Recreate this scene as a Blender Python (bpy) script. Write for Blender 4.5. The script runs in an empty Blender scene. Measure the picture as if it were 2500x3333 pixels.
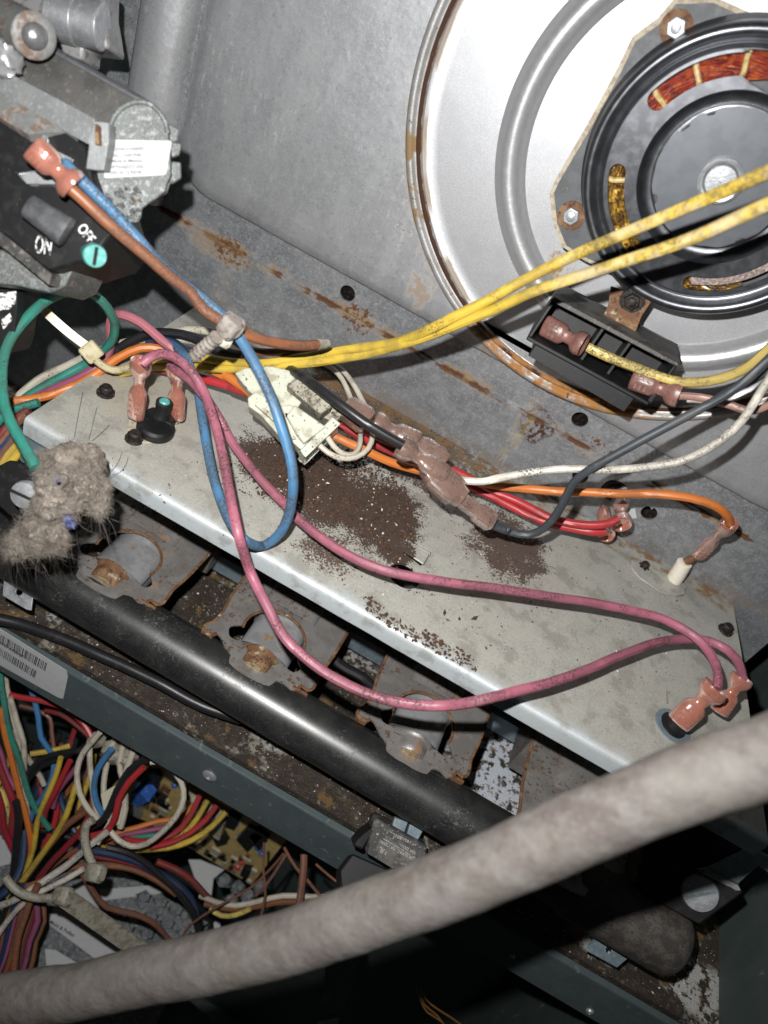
import bpy, math, random
from mathutils import Matrix, Vector as V, noise as mnoise
from mathutils.geometry import tessellate_polygon
random.seed(7)
sc = bpy.context.scene; COL = sc.collection
sc.unit_settings.scale_length = 0.01            # one unit is a centimetre
PI = math.pi
# ---------------------------------------------------------------- camera
FPX = 2550.0; TH = math.radians(39.45); RO = math.radians(28.2); YA = math.radians(2.35)
def rz(v): return V((v.x*math.cos(YA)-v.y*math.sin(YA), v.x*math.sin(YA)+v.y*math.cos(YA), v.z))
CF = rz(V((0, math.cos(TH), -math.sin(TH)))); CU = rz(V((0, math.sin(TH), math.cos(TH)))); CX = rz(V((1, 0, 0)))
CO = V((0, 0, 17.0))
RI = CX*math.cos(RO)+CU*math.sin(RO); UI = -CX*math.sin(RO)+CU*math.cos(RO)
cd = bpy.data.cameras.new('camera'); cam = bpy.data.objects.new('camera', cd); COL.objects.link(cam); sc.camera = cam
cd.sensor_fit = 'VERTICAL'; cd.sensor_height = 36; cd.lens = FPX/3333*36; cd.clip_start = .5; cd.clip_end = 500
cam.matrix_world = Matrix(((RI.x, UI.x, -CF.x, CO.x), (RI.y, UI.y, -CF.y, CO.y), (RI.z, UI.z, -CF.z, CO.z), (0, 0, 0, 1)))
cd.dof.use_dof = True; cd.dof.focus_distance = 26.5; cd.dof.aperture_fstop = .13
# ---------------------------------------------------------------- world, lamp (the phone's flash), exposure
w = bpy.data.worlds.new('World'); sc.world = w; w.use_nodes = True
w.node_tree.nodes['Background'].inputs[0].default_value = (.80, .90, 1.0, 1); w.node_tree.nodes['Background'].inputs[1].default_value = .009
ld = bpy.data.lights.new('flash', 'SPOT'); ld.energy = 50000; ld.spot_size = math.radians(128); ld.spot_blend = 1.0; ld.shadow_soft_size = .22; ld.color = (1, .985, .96)
fl = bpy.data.objects.new('flash', ld); COL.objects.link(fl); fl.matrix_world = Matrix(((RI.x, UI.x, -CF.x, 0), (RI.y, UI.y, -CF.y, 0), (RI.z, UI.z, -CF.z, 0), (0, 0, 0, 1))); fl.location = CO - RI*1.1 + UI*2.35
sc.view_settings.view_transform = 'Standard'; sc.view_settings.look = 'None'; sc.view_settings.exposure = 0; sc.view_settings.gamma = 1
# ---------------------------------------------------------------- tracing pixels onto real planes
S = 2500/1659
REG = dict(a1=(0, 0, .32), a2=(464.5, 0, .4), a3=(1061.8, 0, .36), a4=(0, 597.3, .32), a5=(464.5, 597.3, .4), a6=(1061.8, 597.3, .36),
           b1=(0, 1128.1, .36), b2=(530.9, 1128.1, .36), b3=(1061.8, 1128.1, .36), b4=(0, 1592.6, .36), b5=(530.9, 1592.6, .36), b6=(1061.8, 1592.6, .36))
def g(r, *pts):
    x, y, s = REG[r]; return [(x+p[0]*s, y+p[1]*s)+tuple(p[2:]) for p in pts]
def ray(px, py):
    dx, dy = px*S-1250, py*S-1666.5
    u = dx*math.cos(RO)+dy*math.sin(RO); v = -dx*math.sin(RO)+dy*math.cos(RO)
    return CF+CX*(u/FPX)-CU*(v/FPX)
def on(px, py, ax, val):
    d = ray(px, py); return CO+d*((val-CO[ax])/d[ax])
def at(px, py, t): return CO+ray(px, py)*t
def W(px, py, y=26.75): return on(px, py, 1, y)
def Z(px, py, z=0.): return on(px, py, 2, z)
class PL:                                       # a free plane through p0 with normal n
    def __init__(s, p0, n): s.o = p0; s.n = V(n).normalized()
    def p(s, px, py):
        d = ray(px, py); return CO+d*((s.o-CO).dot(s.n)/d.dot(s.n))
def D(p):                                       # control point: third value <15 is height over the plate, else distance
    return Z(p[0], p[1], p[2]) if p[2] < 12 else at(*p)
# ---------------------------------------------------------------- mesh building
class B:
    def __init__(s): s.v = []; s.f = []
    def add(s, vs, fs):
        o = len(s.v); s.v += [V(x) for x in vs]; s.f += [tuple(i+o for i in f) for f in fs]; return s
    def box(s, c, x, y, z):                     # half vectors
        c, x, y, z = V(c), V(x), V(y), V(z)
        vs = [c+x*a+y*b+z*d for a in (-1, 1) for b in (-1, 1) for d in (-1, 1)]
        f = [(0, 1, 3, 2), (4, 6, 7, 5), (0, 4, 5, 1), (2, 3, 7, 6), (0, 2, 6, 4), (1, 5, 7, 3)]
        if x.cross(y).dot(z) < 0: f = [q[::-1] for q in f]
        return s.add(vs, f)
    def bx(s, x0, x1, y0, y1, z0, z1):
        return s.box(((x0+x1)/2, (y0+y1)/2, (z0+z1)/2), ((x1-x0)/2, 0, 0), (0, (y1-y0)/2, 0), (0, 0, (z1-z0)/2))
    def slab(s, pts, vec, holes=()):            # polygon (3D points) with holes, given real thickness
        loops = [list(map(V, pts))]+[list(map(V, h)) for h in holes]; vec = V(vec)
        tri = tessellate_polygon(loops); al = [p for l in loops for p in l]; n = len(al)
        tn = V((0, 0, 0))
        for t in tri:
            a, b, c = (al[i] for i in t); q = (b-a).cross(c-a); tn = tn+q if q.dot(tn) >= 0 else tn-q
        fs = []
        for t in tri:
            a, b, c = (al[i] for i in t)
            if (b-a).cross(c-a).dot(vec) > 0: t = t[::-1]
            fs.append(tuple(t)); fs.append(tuple(i+n for i in t[::-1]))
        o = 0
        for l in loops:
            m = len(l)
            for i in range(m): fs.append((o+i, o+(i+1) % m, o+(i+1) % m+n, o+i+n))
            o += m
        return s.add(al+[p+vec for p in al], fs)
    def rings(s, R, closed=True, caps=True):
        n = len(R[0]); vs = [p for r in R for p in r]; fs = []
        for i in range(len(R)-1):
            for j in range(n if closed else n-1):
                k = (j+1) % n; fs.append((i*n+j, i*n+k, (i+1)*n+k, (i+1)*n+j))
        if caps and closed: fs.append(tuple(range(n))[::-1]); fs.append(tuple((len(R)-1)*n+j for j in range(n)))
        return s.add(vs, fs)
    def tube(s, pts, r, n=9, caps=True):
        pts = [V(p) for p in pts]; R = []; t = (pts[1]-pts[0]).normalized()
        u = t.orthogonal().normalized()
        for i, p in enumerate(pts):
            tn = (pts[min(i+1, len(pts)-1)]-pts[max(i-1, 0)]).normalized()
            u = (u-tn*u.dot(tn)).normalized(); q = tn.cross(u); rr = r[i] if isinstance(r, (list, tuple)) else r
            R.append([p+(u*math.cos(2*PI*k/n)+q*math.sin(2*PI*k/n))*rr for k in range(n)])
        return s.rings(R, True, caps)
    def lathe(s, prof, o, ax, n=48, caps=False, a0=0, a1=2*PI):     # prof: (radius, height along axis)
        o, ax = V(o), V(ax).normalized(); u = ax.orthogonal().normalized() if abs(ax.y) < .9 else V((1, 0, 0)); u = (u-ax*u.dot(ax)).normalized(); q = ax.cross(u)
        full = abs(a1-a0-2*PI) < 1e-4; m = n if full else n+1
        R = [[o+ax*h+(u*math.cos(a0+(a1-a0)*k/n)+q*math.sin(a0+(a1-a0)*k/n))*r for k in range(m)] for r, h in prof]
        return s.rings(R, full, caps)
    def cyl(s, p0, p1, r, n=20, r1=None):
        p0, p1 = V(p0), V(p1); a = p1-p0
        return s.lathe([(r, 0), (r if r1 is None else r1, a.length)], p0, a, n, True)
    def loft(s, p0, p1, up, secs, n=16, pw=2.5):   # secs: (fraction, half width, half height[, shift])
        p0, p1 = V(p0), V(p1); ax = (p1-p0); e = ax.normalized(); up = V(up); up = (up-e*up.dot(e)).normalized(); sd = e.cross(up); R = []
        for q in secs:
            c = p0+ax*q[0]; ring = []
            for k in range(n):
                a = 2*PI*k/n; ca, sa = math.cos(a), math.sin(a)
                ring.append(c+sd*(q[1]*math.copysign(abs(ca)**(2/pw), ca))+up*(q[2]*math.copysign(abs(sa)**(2/pw), sa)))
            R.append(ring)
        return s.rings(R)
def part(b, name, mat, parent=None, bevel=0, smooth=40, **kw):
    loc = V(parent['w']) if parent else (V(kw['loc']) if 'loc' in kw else V((0, 0, 0)))
    me = bpy.data.meshes.new(name); me.from_pydata([v-loc for v in b.v], [], b.f); me.update()
    me.materials.append(mat); me.polygons.foreach_set('use_smooth', [True]*len(me.polygons)); me.set_sharp_from_angle(angle=math.radians(smooth))
    o = bpy.data.objects.new(name, me); COL.objects.link(o)
    if parent:
        o.parent = parent; o['w'] = parent['w']
    else: o.location = loc; o['w'] = tuple(loc)
    if bevel:
        md = o.modifiers.new('bevel', 'BEVEL'); md.width = bevel; md.segments = 2; md.limit_method = 'ANGLE'; md.angle_limit = math.radians(40)
        md.harden_normals = False
    if 'kind' in kw: o['kind'] = kw['kind']
    if 'label' in kw: o['label'] = kw['label']
    return o
def thing(name, label, cat, loc=(0, 0, 0), group=None):
    o = bpy.data.objects.new(name, None); COL.objects.link(o); o.location = loc; o['w'] = tuple(loc); o['label'] = label; o['category'] = cat
    o.empty_display_size = .5
    if group: o['group'] = group
    return o
def tag(o, label, cat, group=None):
    o['label'] = label; o['category'] = cat
    if group: o['group'] = group
    return o
def spline(P, step=.28):
    P = [V(p) for p in P]
    if len(P) < 3: return P
    Q = [P[0]*2-P[1]]+P+[P[-1]*2-P[-2]]; out = []
    for i in range(1, len(Q)-2):
        a, b, c, d = Q[i-1:i+3]; t0 = 0; t1 = t0+max((b-a).length, 1e-4)**.5; t2 = t1+max((c-b).length, 1e-4)**.5; t3 = t2+max((d-c).length, 1e-4)**.5
        m = max(2, int((c-b).length/step))
        for k in range(m):
            t = t1+(t2-t1)*k/m
            A1 = a*((t1-t)/(t1-t0))+b*((t-t0)/(t1-t0)); A2 = b*((t2-t)/(t2-t1))+c*((t-t1)/(t2-t1)); A3 = c*((t3-t)/(t3-t2))+d*((t-t2)/(t3-t2))
            B1 = A1*((t2-t)/(t2-t0))+A2*((t-t0)/(t2-t0)); B2 = A2*((t3-t)/(t3-t1))+A3*((t-t1)/(t3-t1))
            out.append(B1*((t2-t)/(t2-t1))+B2*((t-t1)/(t2-t1)))
    out.append(P[-1]); return out
def circ(c, r, n=32, ex=(1, 0, 0), ey=(0, 1, 0), a0=0):
    c, ex, ey = V(c), V(ex), V(ey); return [c+ex*(r*math.cos(a0+2*PI*k/n))+ey*(r*math.sin(a0+2*PI*k/n)) for k in range(n)]
# ---------------------------------------------------------------- materials
class NT:
    def __init__(s, m): s.t = m.node_tree; s.pos = s.t.nodes.new('ShaderNodeNewGeometry').outputs['Position']
    def n(s, k, **kw):
        x = s.t.nodes.new(k)
        for a, b in kw.items():
            if a.startswith('i_'): x.inputs[a[2:].replace('_', ' ')].default_value = b
            else: setattr(x, a, b)
        return x
    def l(s, a, b): s.t.links.new(a, b)
    def math(s, op, a, b=None, c=None):
        x = s.n('ShaderNodeMath', operation=op)
        for i, q in enumerate((a, b, c)):
            if q is None: continue
            if isinstance(q, (int, float)): x.inputs[i].default_value = q
            else: s.l(q, x.inputs[i])
        return x.outputs[0]
    def rng(s, v, lo, hi, a=0., b=1.):
        x = s.n('ShaderNodeMapRange', interpolation_type='SMOOTHSTEP'); x.inputs[1].default_value = lo; x.inputs[2].default_value = hi; x.inputs[3].default_value = a; x.inputs[4].default_value = b
        s.l(v, x.inputs[0]); return x.outputs[0]
    def co(s, sc=(1, 1, 1), rot=(0, 0, 0), off=(0, 0, 0)):
        x = s.n('ShaderNodeMapping'); x.inputs['Scale'].default_value = sc; x.inputs['Rotation'].default_value = rot; x.inputs['Location'].default_value = off; s.l(s.pos, x.inputs[0]); return x.outputs[0]
def NZ(scale, lo=.45, hi=.6, detail=4, st=(1, 1, 1), rot=(0, 0, 0), off=(0, 0, 0), rough=.6):
    def f(t):
        x = t.n('ShaderNodeTexNoise', i_Scale=scale, i_Detail=detail, i_Roughness=rough); t.l(t.co(st, rot, off), x.inputs['Vector']); return t.rng(x.outputs[0], lo, hi)
    return f
def VO(scale, lo, hi, inv=True, rnd=None):      # spots: 1 near cell centres
    def f(t):
        x = t.n('ShaderNodeTexVoronoi', i_Scale=scale); t.l(t.pos, x.inputs['Vector']); m = t.rng(x.outputs['Distance'], lo, hi, 1., 0.)
        if rnd:
            s2 = t.n('ShaderNodeSeparateColor'); t.l(x.outputs['Color'], s2.inputs[0]); m = t.math('MULTIPLY', m, t.rng(s2.outputs[0], rnd, rnd+.02))
        return m
    return f
def CE(scale, k=1.):                            # random value per cell
    def f(t):
        x = t.n('ShaderNodeTexVoronoi', i_Scale=scale); t.l(t.pos, x.inputs['Vector']); s2 = t.n('ShaderNodeSeparateColor'); t.l(x.outputs['Color'], s2.inputs[0]); return t.math('MULTIPLY', s2.outputs[0], k)
    return f
def BL(c, r, lo=.7, hi=1.1, na=.5, ns=.8, rot=0.):    # ragged blob, fades outward
    def f(t):
        v = t.n('ShaderNodeVectorMath', operation='SUBTRACT'); t.l(t.pos, v.inputs[0]); v.inputs[1].default_value = tuple(c)
        m = t.n('ShaderNodeMapping'); t.l(v.outputs[0], m.inputs[0]); m.vector_type = 'POINT'
        m.inputs['Rotation'].default_value = (0, 0, rot) if isinstance(rot, (int, float)) else rot
        k = t.n('ShaderNodeVectorMath', operation='DIVIDE'); t.l(m.outputs[0], k.inputs[0]); k.inputs[1].default_value = tuple(r)
        q = t.n('ShaderNodeVectorMath', operation='LENGTH'); t.l(k.outputs[0], q.inputs[0])
        x = t.n('ShaderNodeTexNoise', i_Scale=ns, i_Detail=5, i_Roughness=.65); t.l(t.pos, x.inputs['Vector'])
        return t.rng(t.math('ADD', q.outputs['Value'], t.math('MULTIPLY', t.math('SUBTRACT', x.outputs[0], .5), na*2)), lo, hi, 1., 0.)
    return f
def RG(cx, cz, R, wd, na=.3, ns=1.):
    def f(t):
        s2 = t.n('ShaderNodeSeparateXYZ'); t.l(t.pos, s2.inputs[0])
        a = t.math('SUBTRACT', s2.outputs[0], cx); b = t.math('SUBTRACT', s2.outputs[2], cz)
        d = t.math('ABSOLUTE', t.math('SUBTRACT', t.math('SQRT', t.math('ADD', t.math('MULTIPLY', a, a), t.math('MULTIPLY', b, b))), R))
        x = t.n('ShaderNodeTexNoise', i_Scale=ns, i_Detail=5); t.l(t.pos, x.inputs['Vector'])
        return t.rng(t.math('ADD', t.math('DIVIDE', d, wd), t.math('MULTIPLY', t.math('SUBTRACT', x.outputs[0], .5), na*4)), .6, 1.1, 1., 0.)
    return f
def BD(axis, val, wd, na=.5, ns=1.5):
    def f(t):
        s2 = t.n('ShaderNodeSeparateXYZ'); t.l(t.pos, s2.inputs[0])
        d = t.math('ABSOLUTE', t.math('SUBTRACT', s2.outputs[axis], val))
        x = t.n('ShaderNodeTexNoise', i_Scale=ns, i_Detail=6, i_Roughness=.7); t.l(t.pos, x.inputs['Vector'])
        return t.rng(t.math('ADD', t.math('DIVIDE', d, wd), t.math('MULTIPLY', t.math('SUBTRACT', x.outputs[0], .5), na*4)), .5, 1.2, 1., 0.)
    return f
def MU(*fs):
    def f(t):
        m = fs[0](t)
        for q in fs[1:]: m = t.math('MULTIPLY', m, q(t))
        return m
    return f
def MX(*fs):
    def f(t):
        m = fs[0](t)
        for q in fs[1:]: m = t.math('MAXIMUM', m, q(t))
        return m
    return f
def GR(f, scale=16, amp=1.1, lo=.46, hi=.56):      # breaks a soft mask up into grains
    def q(t):
        x = t.n('ShaderNodeTexNoise', i_Scale=scale, i_Detail=4, i_Roughness=.7); t.l(t.pos, x.inputs['Vector'])
        return t.rng(t.math('ADD', f(t), t.math('MULTIPLY', t.math('SUBTRACT', x.outputs[0], .5), amp*2)), lo, hi)
    return q
def K(f, k): return lambda t: t.math('MULTIPLY', f(t), k)
def mat(name, base, rough=.5, metal=0., layers=(), bump=None, bump2=None, trans=0., spec=.5, coat=0., sss=0., alpha=1.):
    m = bpy.data.materials.new(name); m.use_nodes = True; t = NT(m); p = m.node_tree.nodes['Principled BSDF']
    def rgb(c):
        x = t.n('ShaderNodeRGB'); x.outputs[0].default_value = (*c, 1); return x.outputs[0]
    def val(v):
        x = t.n('ShaderNodeValue'); x.outputs[0].default_value = v; return x.outputs[0]
    c, r, me = rgb(base), val(rough), val(metal)
    for L in layers:                            # (mask, colour, rough, metal)
        k = L[0](t); x = t.n('ShaderNodeMix', data_type='RGBA'); t.l(k, x.inputs[0]); t.l(c, x.inputs[6]); x.inputs[7].default_value = (*L[1], 1); c = x.outputs[2]
        for i, cur in ((2, r), (3, me)):
            if len(L) > i and L[i] is not None:
                y = t.n('ShaderNodeMix', data_type='FLOAT'); t.l(k, y.inputs[0]); t.l(cur, y.inputs[2]); y.inputs[3].default_value = L[i]
                if i == 2: r = y.outputs[0]
                else: me = y.outputs[0]
    t.l(c, p.inputs['Base Color']); t.l(r, p.inputs['Roughness']); t.l(me, p.inputs['Metallic'])
    p.inputs['Transmission Weight'].default_value = trans; p.inputs['Specular IOR Level'].default_value = spec
    p.inputs['Coat Weight'].default_value = coat; p.inputs['Coat Roughness'].default_value = .2
    if sss: p.inputs['Subsurface Weight'].default_value = sss; p.inputs['Subsurface Radius'].default_value = (1, .5, .35); p.inputs['Subsurface Scale'].default_value = .12
    nrm = None
    for bp in (bump, bump2):
        if bp:
            b = t.n('ShaderNodeBump', i_Strength=bp[1], i_Distance=bp[2] if len(bp) > 2 else .05)
            if callable(bp[0]): h = bp[0](t)
            else:
                x = t.n('ShaderNodeTexNoise', i_Scale=bp[0], i_Detail=5, i_Roughness=.6); t.l(t.pos, x.inputs['Vector']); h = x.outputs[0]
            t.l(h, b.inputs['Height'])
            if nrm: t.l(nrm, b.inputs['Normal'])
            nrm = b.outputs[0]
    if nrm: t.l(nrm, p.inputs['Normal'])
    return m
RUST = (.10, .043, .017); RUSTD = (.05, .018, .008); RUSTY = (.235, .155, .075); DIRT = (.045, .035, .028)
RC = (1.71, 12.6); RR = 8.34                      # blower cover rim: centre and radius in the wall plane
hb = Z(730, 1020)
def near(p, r, **k): return BL(tuple(p), r, **k)
GALV = [(CE(2.2, .35), (.30, .31, .33)), (NZ(1.1, .4, .65), (.24, .25, .265), .5), (NZ(5, .45, .7, 6), (.50, .51, .53), .45), (K(NZ(26, .5, .62, 3), .5), (.55, .56, .58)), (K(NZ(14, .55, .7, 4, off=(5, 2, 1)), .5), (.17, .175, .18))]
M_wall = mat('galvanised_wall', (.29, .30, .318), .46, .6, [(CE(2.2, .2), (.34, .35, .37)), (K(NZ(1.1, .4, .62), .8), (.20, .21, .225), .48), (K(NZ(3.2, .48, .66, 6, off=(2, 7, 1)), .6), (.42, .43, .455), .45), (K(NZ(8, .52, .66, 5), .6), (.50, .51, .53), .45), (K(NZ(26, .5, .62, 3), .4), (.57, .58, .60)), (K(NZ(14, .55, .7, 4, off=(5, 2, 1)), .5), (.22, .225, .23)),
    (K(MU(BD(2, 2.72, .24, .45, 1.8), NZ(.6, .45, .6, 3, off=(3, 0, 0))), .85), RUSTY, .8, 0.), (MU(BD(2, 2.66, .11, .6, 3.5), NZ(.8, .45, .56, 3, off=(3, 1, 0))), RUST, .85, 0.),
    (K(near(W(480, 540), (1.5, 2, .5), na=.8, ns=1.6), .6), RUSTY, .8, 0.), (MU(near(W(500, 545), (.8, 2, .6), na=.9, ns=2.5), NZ(6, .47, .57, 6)), RUST, .9, 0.), (K(MU(near(W(490, 600), (.3, 2, 1.5), na=.7, ns=1.5), NZ(3, .4, .6, 5)), .35), RUSTY, .8, 0.),
    (MU(near(W(770, 690), (.7, 2, .9), na=.8, ns=2), NZ(5, .48, .58, 5)), RUST, .9, 0.), (MU(near(W(1160, 920), (.75, 2, 1.0), na=.9, ns=2.5), NZ(5, .44, .55, 5)), RUSTD, .9, 0.),
    (K(MU(near(W(1120, 930), (.38, 2, 2.1), na=.6, ns=1.2), NZ(2.5, .36, .6, 6)), .4), (.33, .24, .10), .8, 0.), (MU(near(W(1290, 960), (.9, 2, .25), na=.9, ns=2.5), NZ(6, .50, .60, 6)), RUST, .9, 0.),
    (K(MU(near(W(1290, 990), (1.0, 2, .3), na=.9, ns=2.5), NZ(4, .42, .56, 5)), .5), RUSTY, .9, 0.),
    (K(GR(K(MU(BD(2, .05, .55, .5, 1.2), NZ(.5, .38, .6, 4)), .8), 9, .9), .7), (.11, .085, .06), .9, 0.), (K(MU(near(W(1160, 700), (1.5, 3, 1.2), na=.5), NZ(3, .4, .6)), .4), (.3, .26, .2), .8, 0.)],
    bump=(30, .25, .02), bump2=(3, .25, .05))
M_pan = mat('galvanised_pan', (.42, .43, .45), .46, .68, [(CE(2.2, .2), (.42, .43, .45)), (K(NZ(.6, .4, .65, 4, st=(1.6, 1, .6)), .6), (.32, .33, .345), .52), (K(NZ(5, .45, .7, 6), .35), (.52, .53, .55)), (K(NZ(26, .5, .62, 3), .4), (.6, .61, .63)), (K(NZ(7, .53, .68, 5, off=(3, 2, 1)), .45), (.56, .57, .59)),
    (K(NZ(.9, .45, .62, 4, st=(1, 1, .35)), .4), (.54, .55, .57), .5), (K(MU(NZ(3.5, .55, .7, 7, st=(1.5, 1, .6)), NZ(.5, .47, .57)), .3), (.62, .62, .62), .6, .3), (K(NZ(9, .6, .68, 5, off=(3, 3, 0)), .5), (.26, .26, .26)),
    (MU(RG(RC[0], RC[1], RR+.1, .16, .4, 1.2), NZ(.5, .48, .62)), (.28, .24, .2), .8, 0.),
    (MU(near(W(930, 575), (.6, 2, 1.8), na=.7, ns=1.3), NZ(1.5, .4, .55)), (.27, .22, .18), .8, 0.),
    (MU(near(W(1120, 800), (2.2, 2, .5), na=.7, ns=1.3), NZ(1.5, .4, .6)), RUSTY, .8, 0.)], bump=(26, .12, .01), bump2=(.25, .25, .3))
M_disc = mat('silver_cover', (.45, .46, .48), .42, .6, [(K(NZ(40, .5, .6, 2), .6), (.72, .73, .76), .4), (K(NZ(1.2, .45, .65), .4), (.43, .44, .47)),
    (K(MU(RG(RC[0], RC[1], RR-.42, .12, .35, 1.2), NZ(.35, .5, .6, 2, off=(2, 5, 1))), .7), RUSTY, .8, 0.), (K(MU(near(V((2.5, 26, 4.7)), (5, 2, .7), na=.5), NZ(1.2, .42, .6)), .6), RUSTY, .8, 0.),
    (MU(near(W(1215, 565), (.55, 2, .8), na=.8, ns=2.), NZ(2, .4, .55)), RUSTY, .8, 0.)], bump=(45, .3, .02))
M_rim = mat('rusted_rim', (.40, .40, .40), .48, .5, [(NZ(1.5, .4, .6), (.33, .32, .305)), (MU(NZ(.6, .56, .62, 4, off=(1, 2, 3))), RUSTY, .8, .1), (MU(RG(RC[0], RC[1], RR-.30, .09, .25, 2.5)), RUSTD, .9, 0.),
    (MU(near(V((3., 26, 4.3)), (5., 3, 1.4), na=.5), NZ(2, .35, .55)), (.33, .15, .04), .8, 0.), (NZ(6, .64, .70, 5), RUST, .9, 0.)], bump=(20, .3, .03))
M_ridge = mat('brushed_ridge', (.50, .505, .52), .36, .65, [(K(NZ(6, .4, .7, 5), .5), (.58, .585, .60), .44)], bump=(14, .12, .03))
M_pl = mat('galvanised_plate', (.39, .385, .345), .52, .25, [(CE(3, .25), (.45, .445, .40)), (K(NZ(1.3, .4, .65), .6), (.315, .31, .28)), (K(NZ(9, .45, .65, 6), .7), (.45, .44, .40)), (K(NZ(24, .55, .66, 4), .8), (.56, .55, .52)), (K(NZ(16, .58, .66, 4, off=(3, 1, 2)), .6), (.2, .19, .165)),
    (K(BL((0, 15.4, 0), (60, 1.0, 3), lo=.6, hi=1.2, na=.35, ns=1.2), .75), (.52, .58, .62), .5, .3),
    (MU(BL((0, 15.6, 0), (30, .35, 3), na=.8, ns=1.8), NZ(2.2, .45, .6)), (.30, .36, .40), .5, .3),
    (NZ(2.6, .68, .75, 4, off=(8, 3, 2)), (.33, .17, .07), .8, 0.), (VO(2.2, .04, .09, rnd=.7), (.28, .12, .04), .8, 0.), (VO(5, .06, .11, rnd=.72), (.07, .04, .03), .9, 0.),
    (K(BL(Z(330, 850), (2.2, 2.2, 2), na=.4, ns=.8), .45), (.42, .37, .28)), (K(BL(Z(1560, 1290), (3.2, 2, 2), na=.6, ns=.8), .35), (.25, .24, .23)),
    (K(NZ(1.0, .5, .62, 5, off=(4, 4, 1)), .45), (.20, .19, .165)),
    (GR(MX(BL(Z(690, 1050), (3.3, 2.0, 2), lo=.35, hi=1.35, na=.6, ns=1.3, rot=.2), BL(Z(830, 1110), (1.6, 2.1, 2), lo=.35, hi=1.35, na=.6, ns=1.8), BL(Z(590, 1000), (1.6, 1.3, 2), lo=.35, hi=1.35, na=.7, ns=1.6), BL(Z(850, 1190), (.8, .7, 2), lo=.4, hi=1.3, na=.5, ns=2)), 14, 1.0), (.05, .032, .023), .92, 0.),
    (GR(MX(BL(Z(900, 1000), (4.2, 1.8, 2), lo=.2, hi=1.3, na=1., ns=1.1), BL(Z(1100, 1180), (2.0, 2.2, 2), lo=.2, hi=1.4, na=1., ns=1.2), BL(Z(850, 905), (5.5, 1.6, 2), lo=.1, hi=1.3, na=.8, ns=1.), K(BL(Z(700, 1190), (1.2, .9, 2), lo=.3, hi=1.4, na=.8, ns=2), .8)), 12, 1.2, .55, .66), (.075, .05, .04), .92, 0.),
    (MU(BL(Z(940, 960), (4, 1.6, 2), na=.7, ns=1.), NZ(5, .35, .6, 6)), (.12, .09, .065), .92, 0.),
    (MU(BD(1, 26.5, .9, .7, 1.), NZ(1.6, .42, .6)), (.19, .11, .05), .9, 0.)],
    bump=(22, .3, .02), bump2=(2.5, .2, .04))
M_floor = mat('rusted_floor', (.020, .014, .010), .75, 0., [(NZ(1.5, .45, .6, 6), (.032, .024, .017)), (K(NZ(3, .52, .62, 6, off=(2, 0, 0)), .7), (.055, .043, .032)), (NZ(9, .57, .65, 5), (.065, .034, .016)),
    (K(MU(NZ(.4, .58, .64, 5, off=(7.3, 3, 0)), NZ(3.4, .46, .54, 6)), .8), (.25, .24, .20)), (K(MU(NZ(.4, .6, .66, 4, off=(1, 9, 0)), NZ(4, .46, .55, 6)), .8), (.36, .36, .35)),
    (MU(BL(Z(1085, 1640, -9.5), (2.6, 4.6, 2), na=.5, ns=.7), NZ(2.2, .42, .49, 7)), (.50, .54, .60), .7), (MU(BL(Z(1500, 2130, -9.5), (1.6, 1.2, 2), na=.7, ns=1.2), NZ(2.2, .44, .5, 7)), (.42, .42, .40), .7), (MU(BL(Z(1300, 2040, -9.5), (1.0, .6, 2), na=.6, ns=1.2), NZ(3, .4, .5, 7)), (.42, .42, .40), .7), (NZ(.8, .58, .64, 5, off=(0, 2, 2)), (.12, .07, .02)), (VO(4.5, .07, .13, rnd=.75), (.6, .56, .5)), (VO(8, .08, .14, rnd=.7), (.35, .26, .17))], bump=(12, .9, .08), bump2=(40, .5, .03), spec=.6)
M_green = mat('dark_green_paint', (.065, .085, .09), .5, 0., [(K(NZ(1.2, .4, .65), .6), (.085, .105, .108)), (NZ(3, .62, .7, 6, st=(1, .5, 1)), (.14, .16, .165), .7), (VO(2.4, .03, .07, rnd=.7), (.35, .37, .38))], bump=(60, .12, .01), spec=.4)
M_cab = mat('cabinet_paint', (.05, .068, .066), .6, 0., [(K(NZ(.8, .4, .65), .7), (.068, .085, .082)), (NZ(5, .6, .7, 5), (.04, .05, .05)), (MU(NZ(2, .62, .68, 5, st=(1, 1, .3)), NZ(.4, .5, .6)), (.2, .2, .2))], bump=(50, .2, .01))
M_bluesteel = mat('blue_grey_steel', (.14, .19, .225), .45, .3, [(NZ(1.5, .4, .6), (.19, .24, .27)), (NZ(8, .55, .65), (.25, .29, .31))], bump=(20, .2, .02))
M_steel = mat('steel', (.42, .44, .46), .42, .6, [(K(NZ(3, .4, .6), .6), (.30, .31, .33)), (NZ(8, .55, .66, 5), (.55, .56, .57), .35)], bump=(14, .25, .03))
M_cast = mat('cast_aluminium', (.13, .14, .138), .6, .3, [(K(NZ(1.6, .4, .6), .7), (.095, .102, .10)), (NZ(8, .52, .64, 5), (.20, .21, .21), .5), (K(NZ(22, .55, .66, 3), .6), (.28, .29, .29)), (NZ(3, .62, .68, 5, off=(3, 3, 3)), (.22, .17, .13), .8, 0.)], bump=(9, .5, .06), bump2=(30, .35, .02))
M_rail = mat('galvanised_valve_rail', (.27, .285, .29), .5, .4, [(K(NZ(1.6, .4, .6), .6), (.21, .22, .225)), (NZ(9, .54, .64, 5), (.36, .37, .37)), (K(NZ(3, .6, .68, 5), .6), (.17, .13, .10), .8, 0.)], bump=(16, .35, .03))
M_castr = mat('cast_rusty_edge', (.21, .22, .218), .55, .3, [(NZ(2, .46, .58, 5), (.15, .10, .075), .8, 0.), (K(NZ(6, .5, .6), .6), (.28, .28, .27))], bump=(10, .4, .04))
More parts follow.
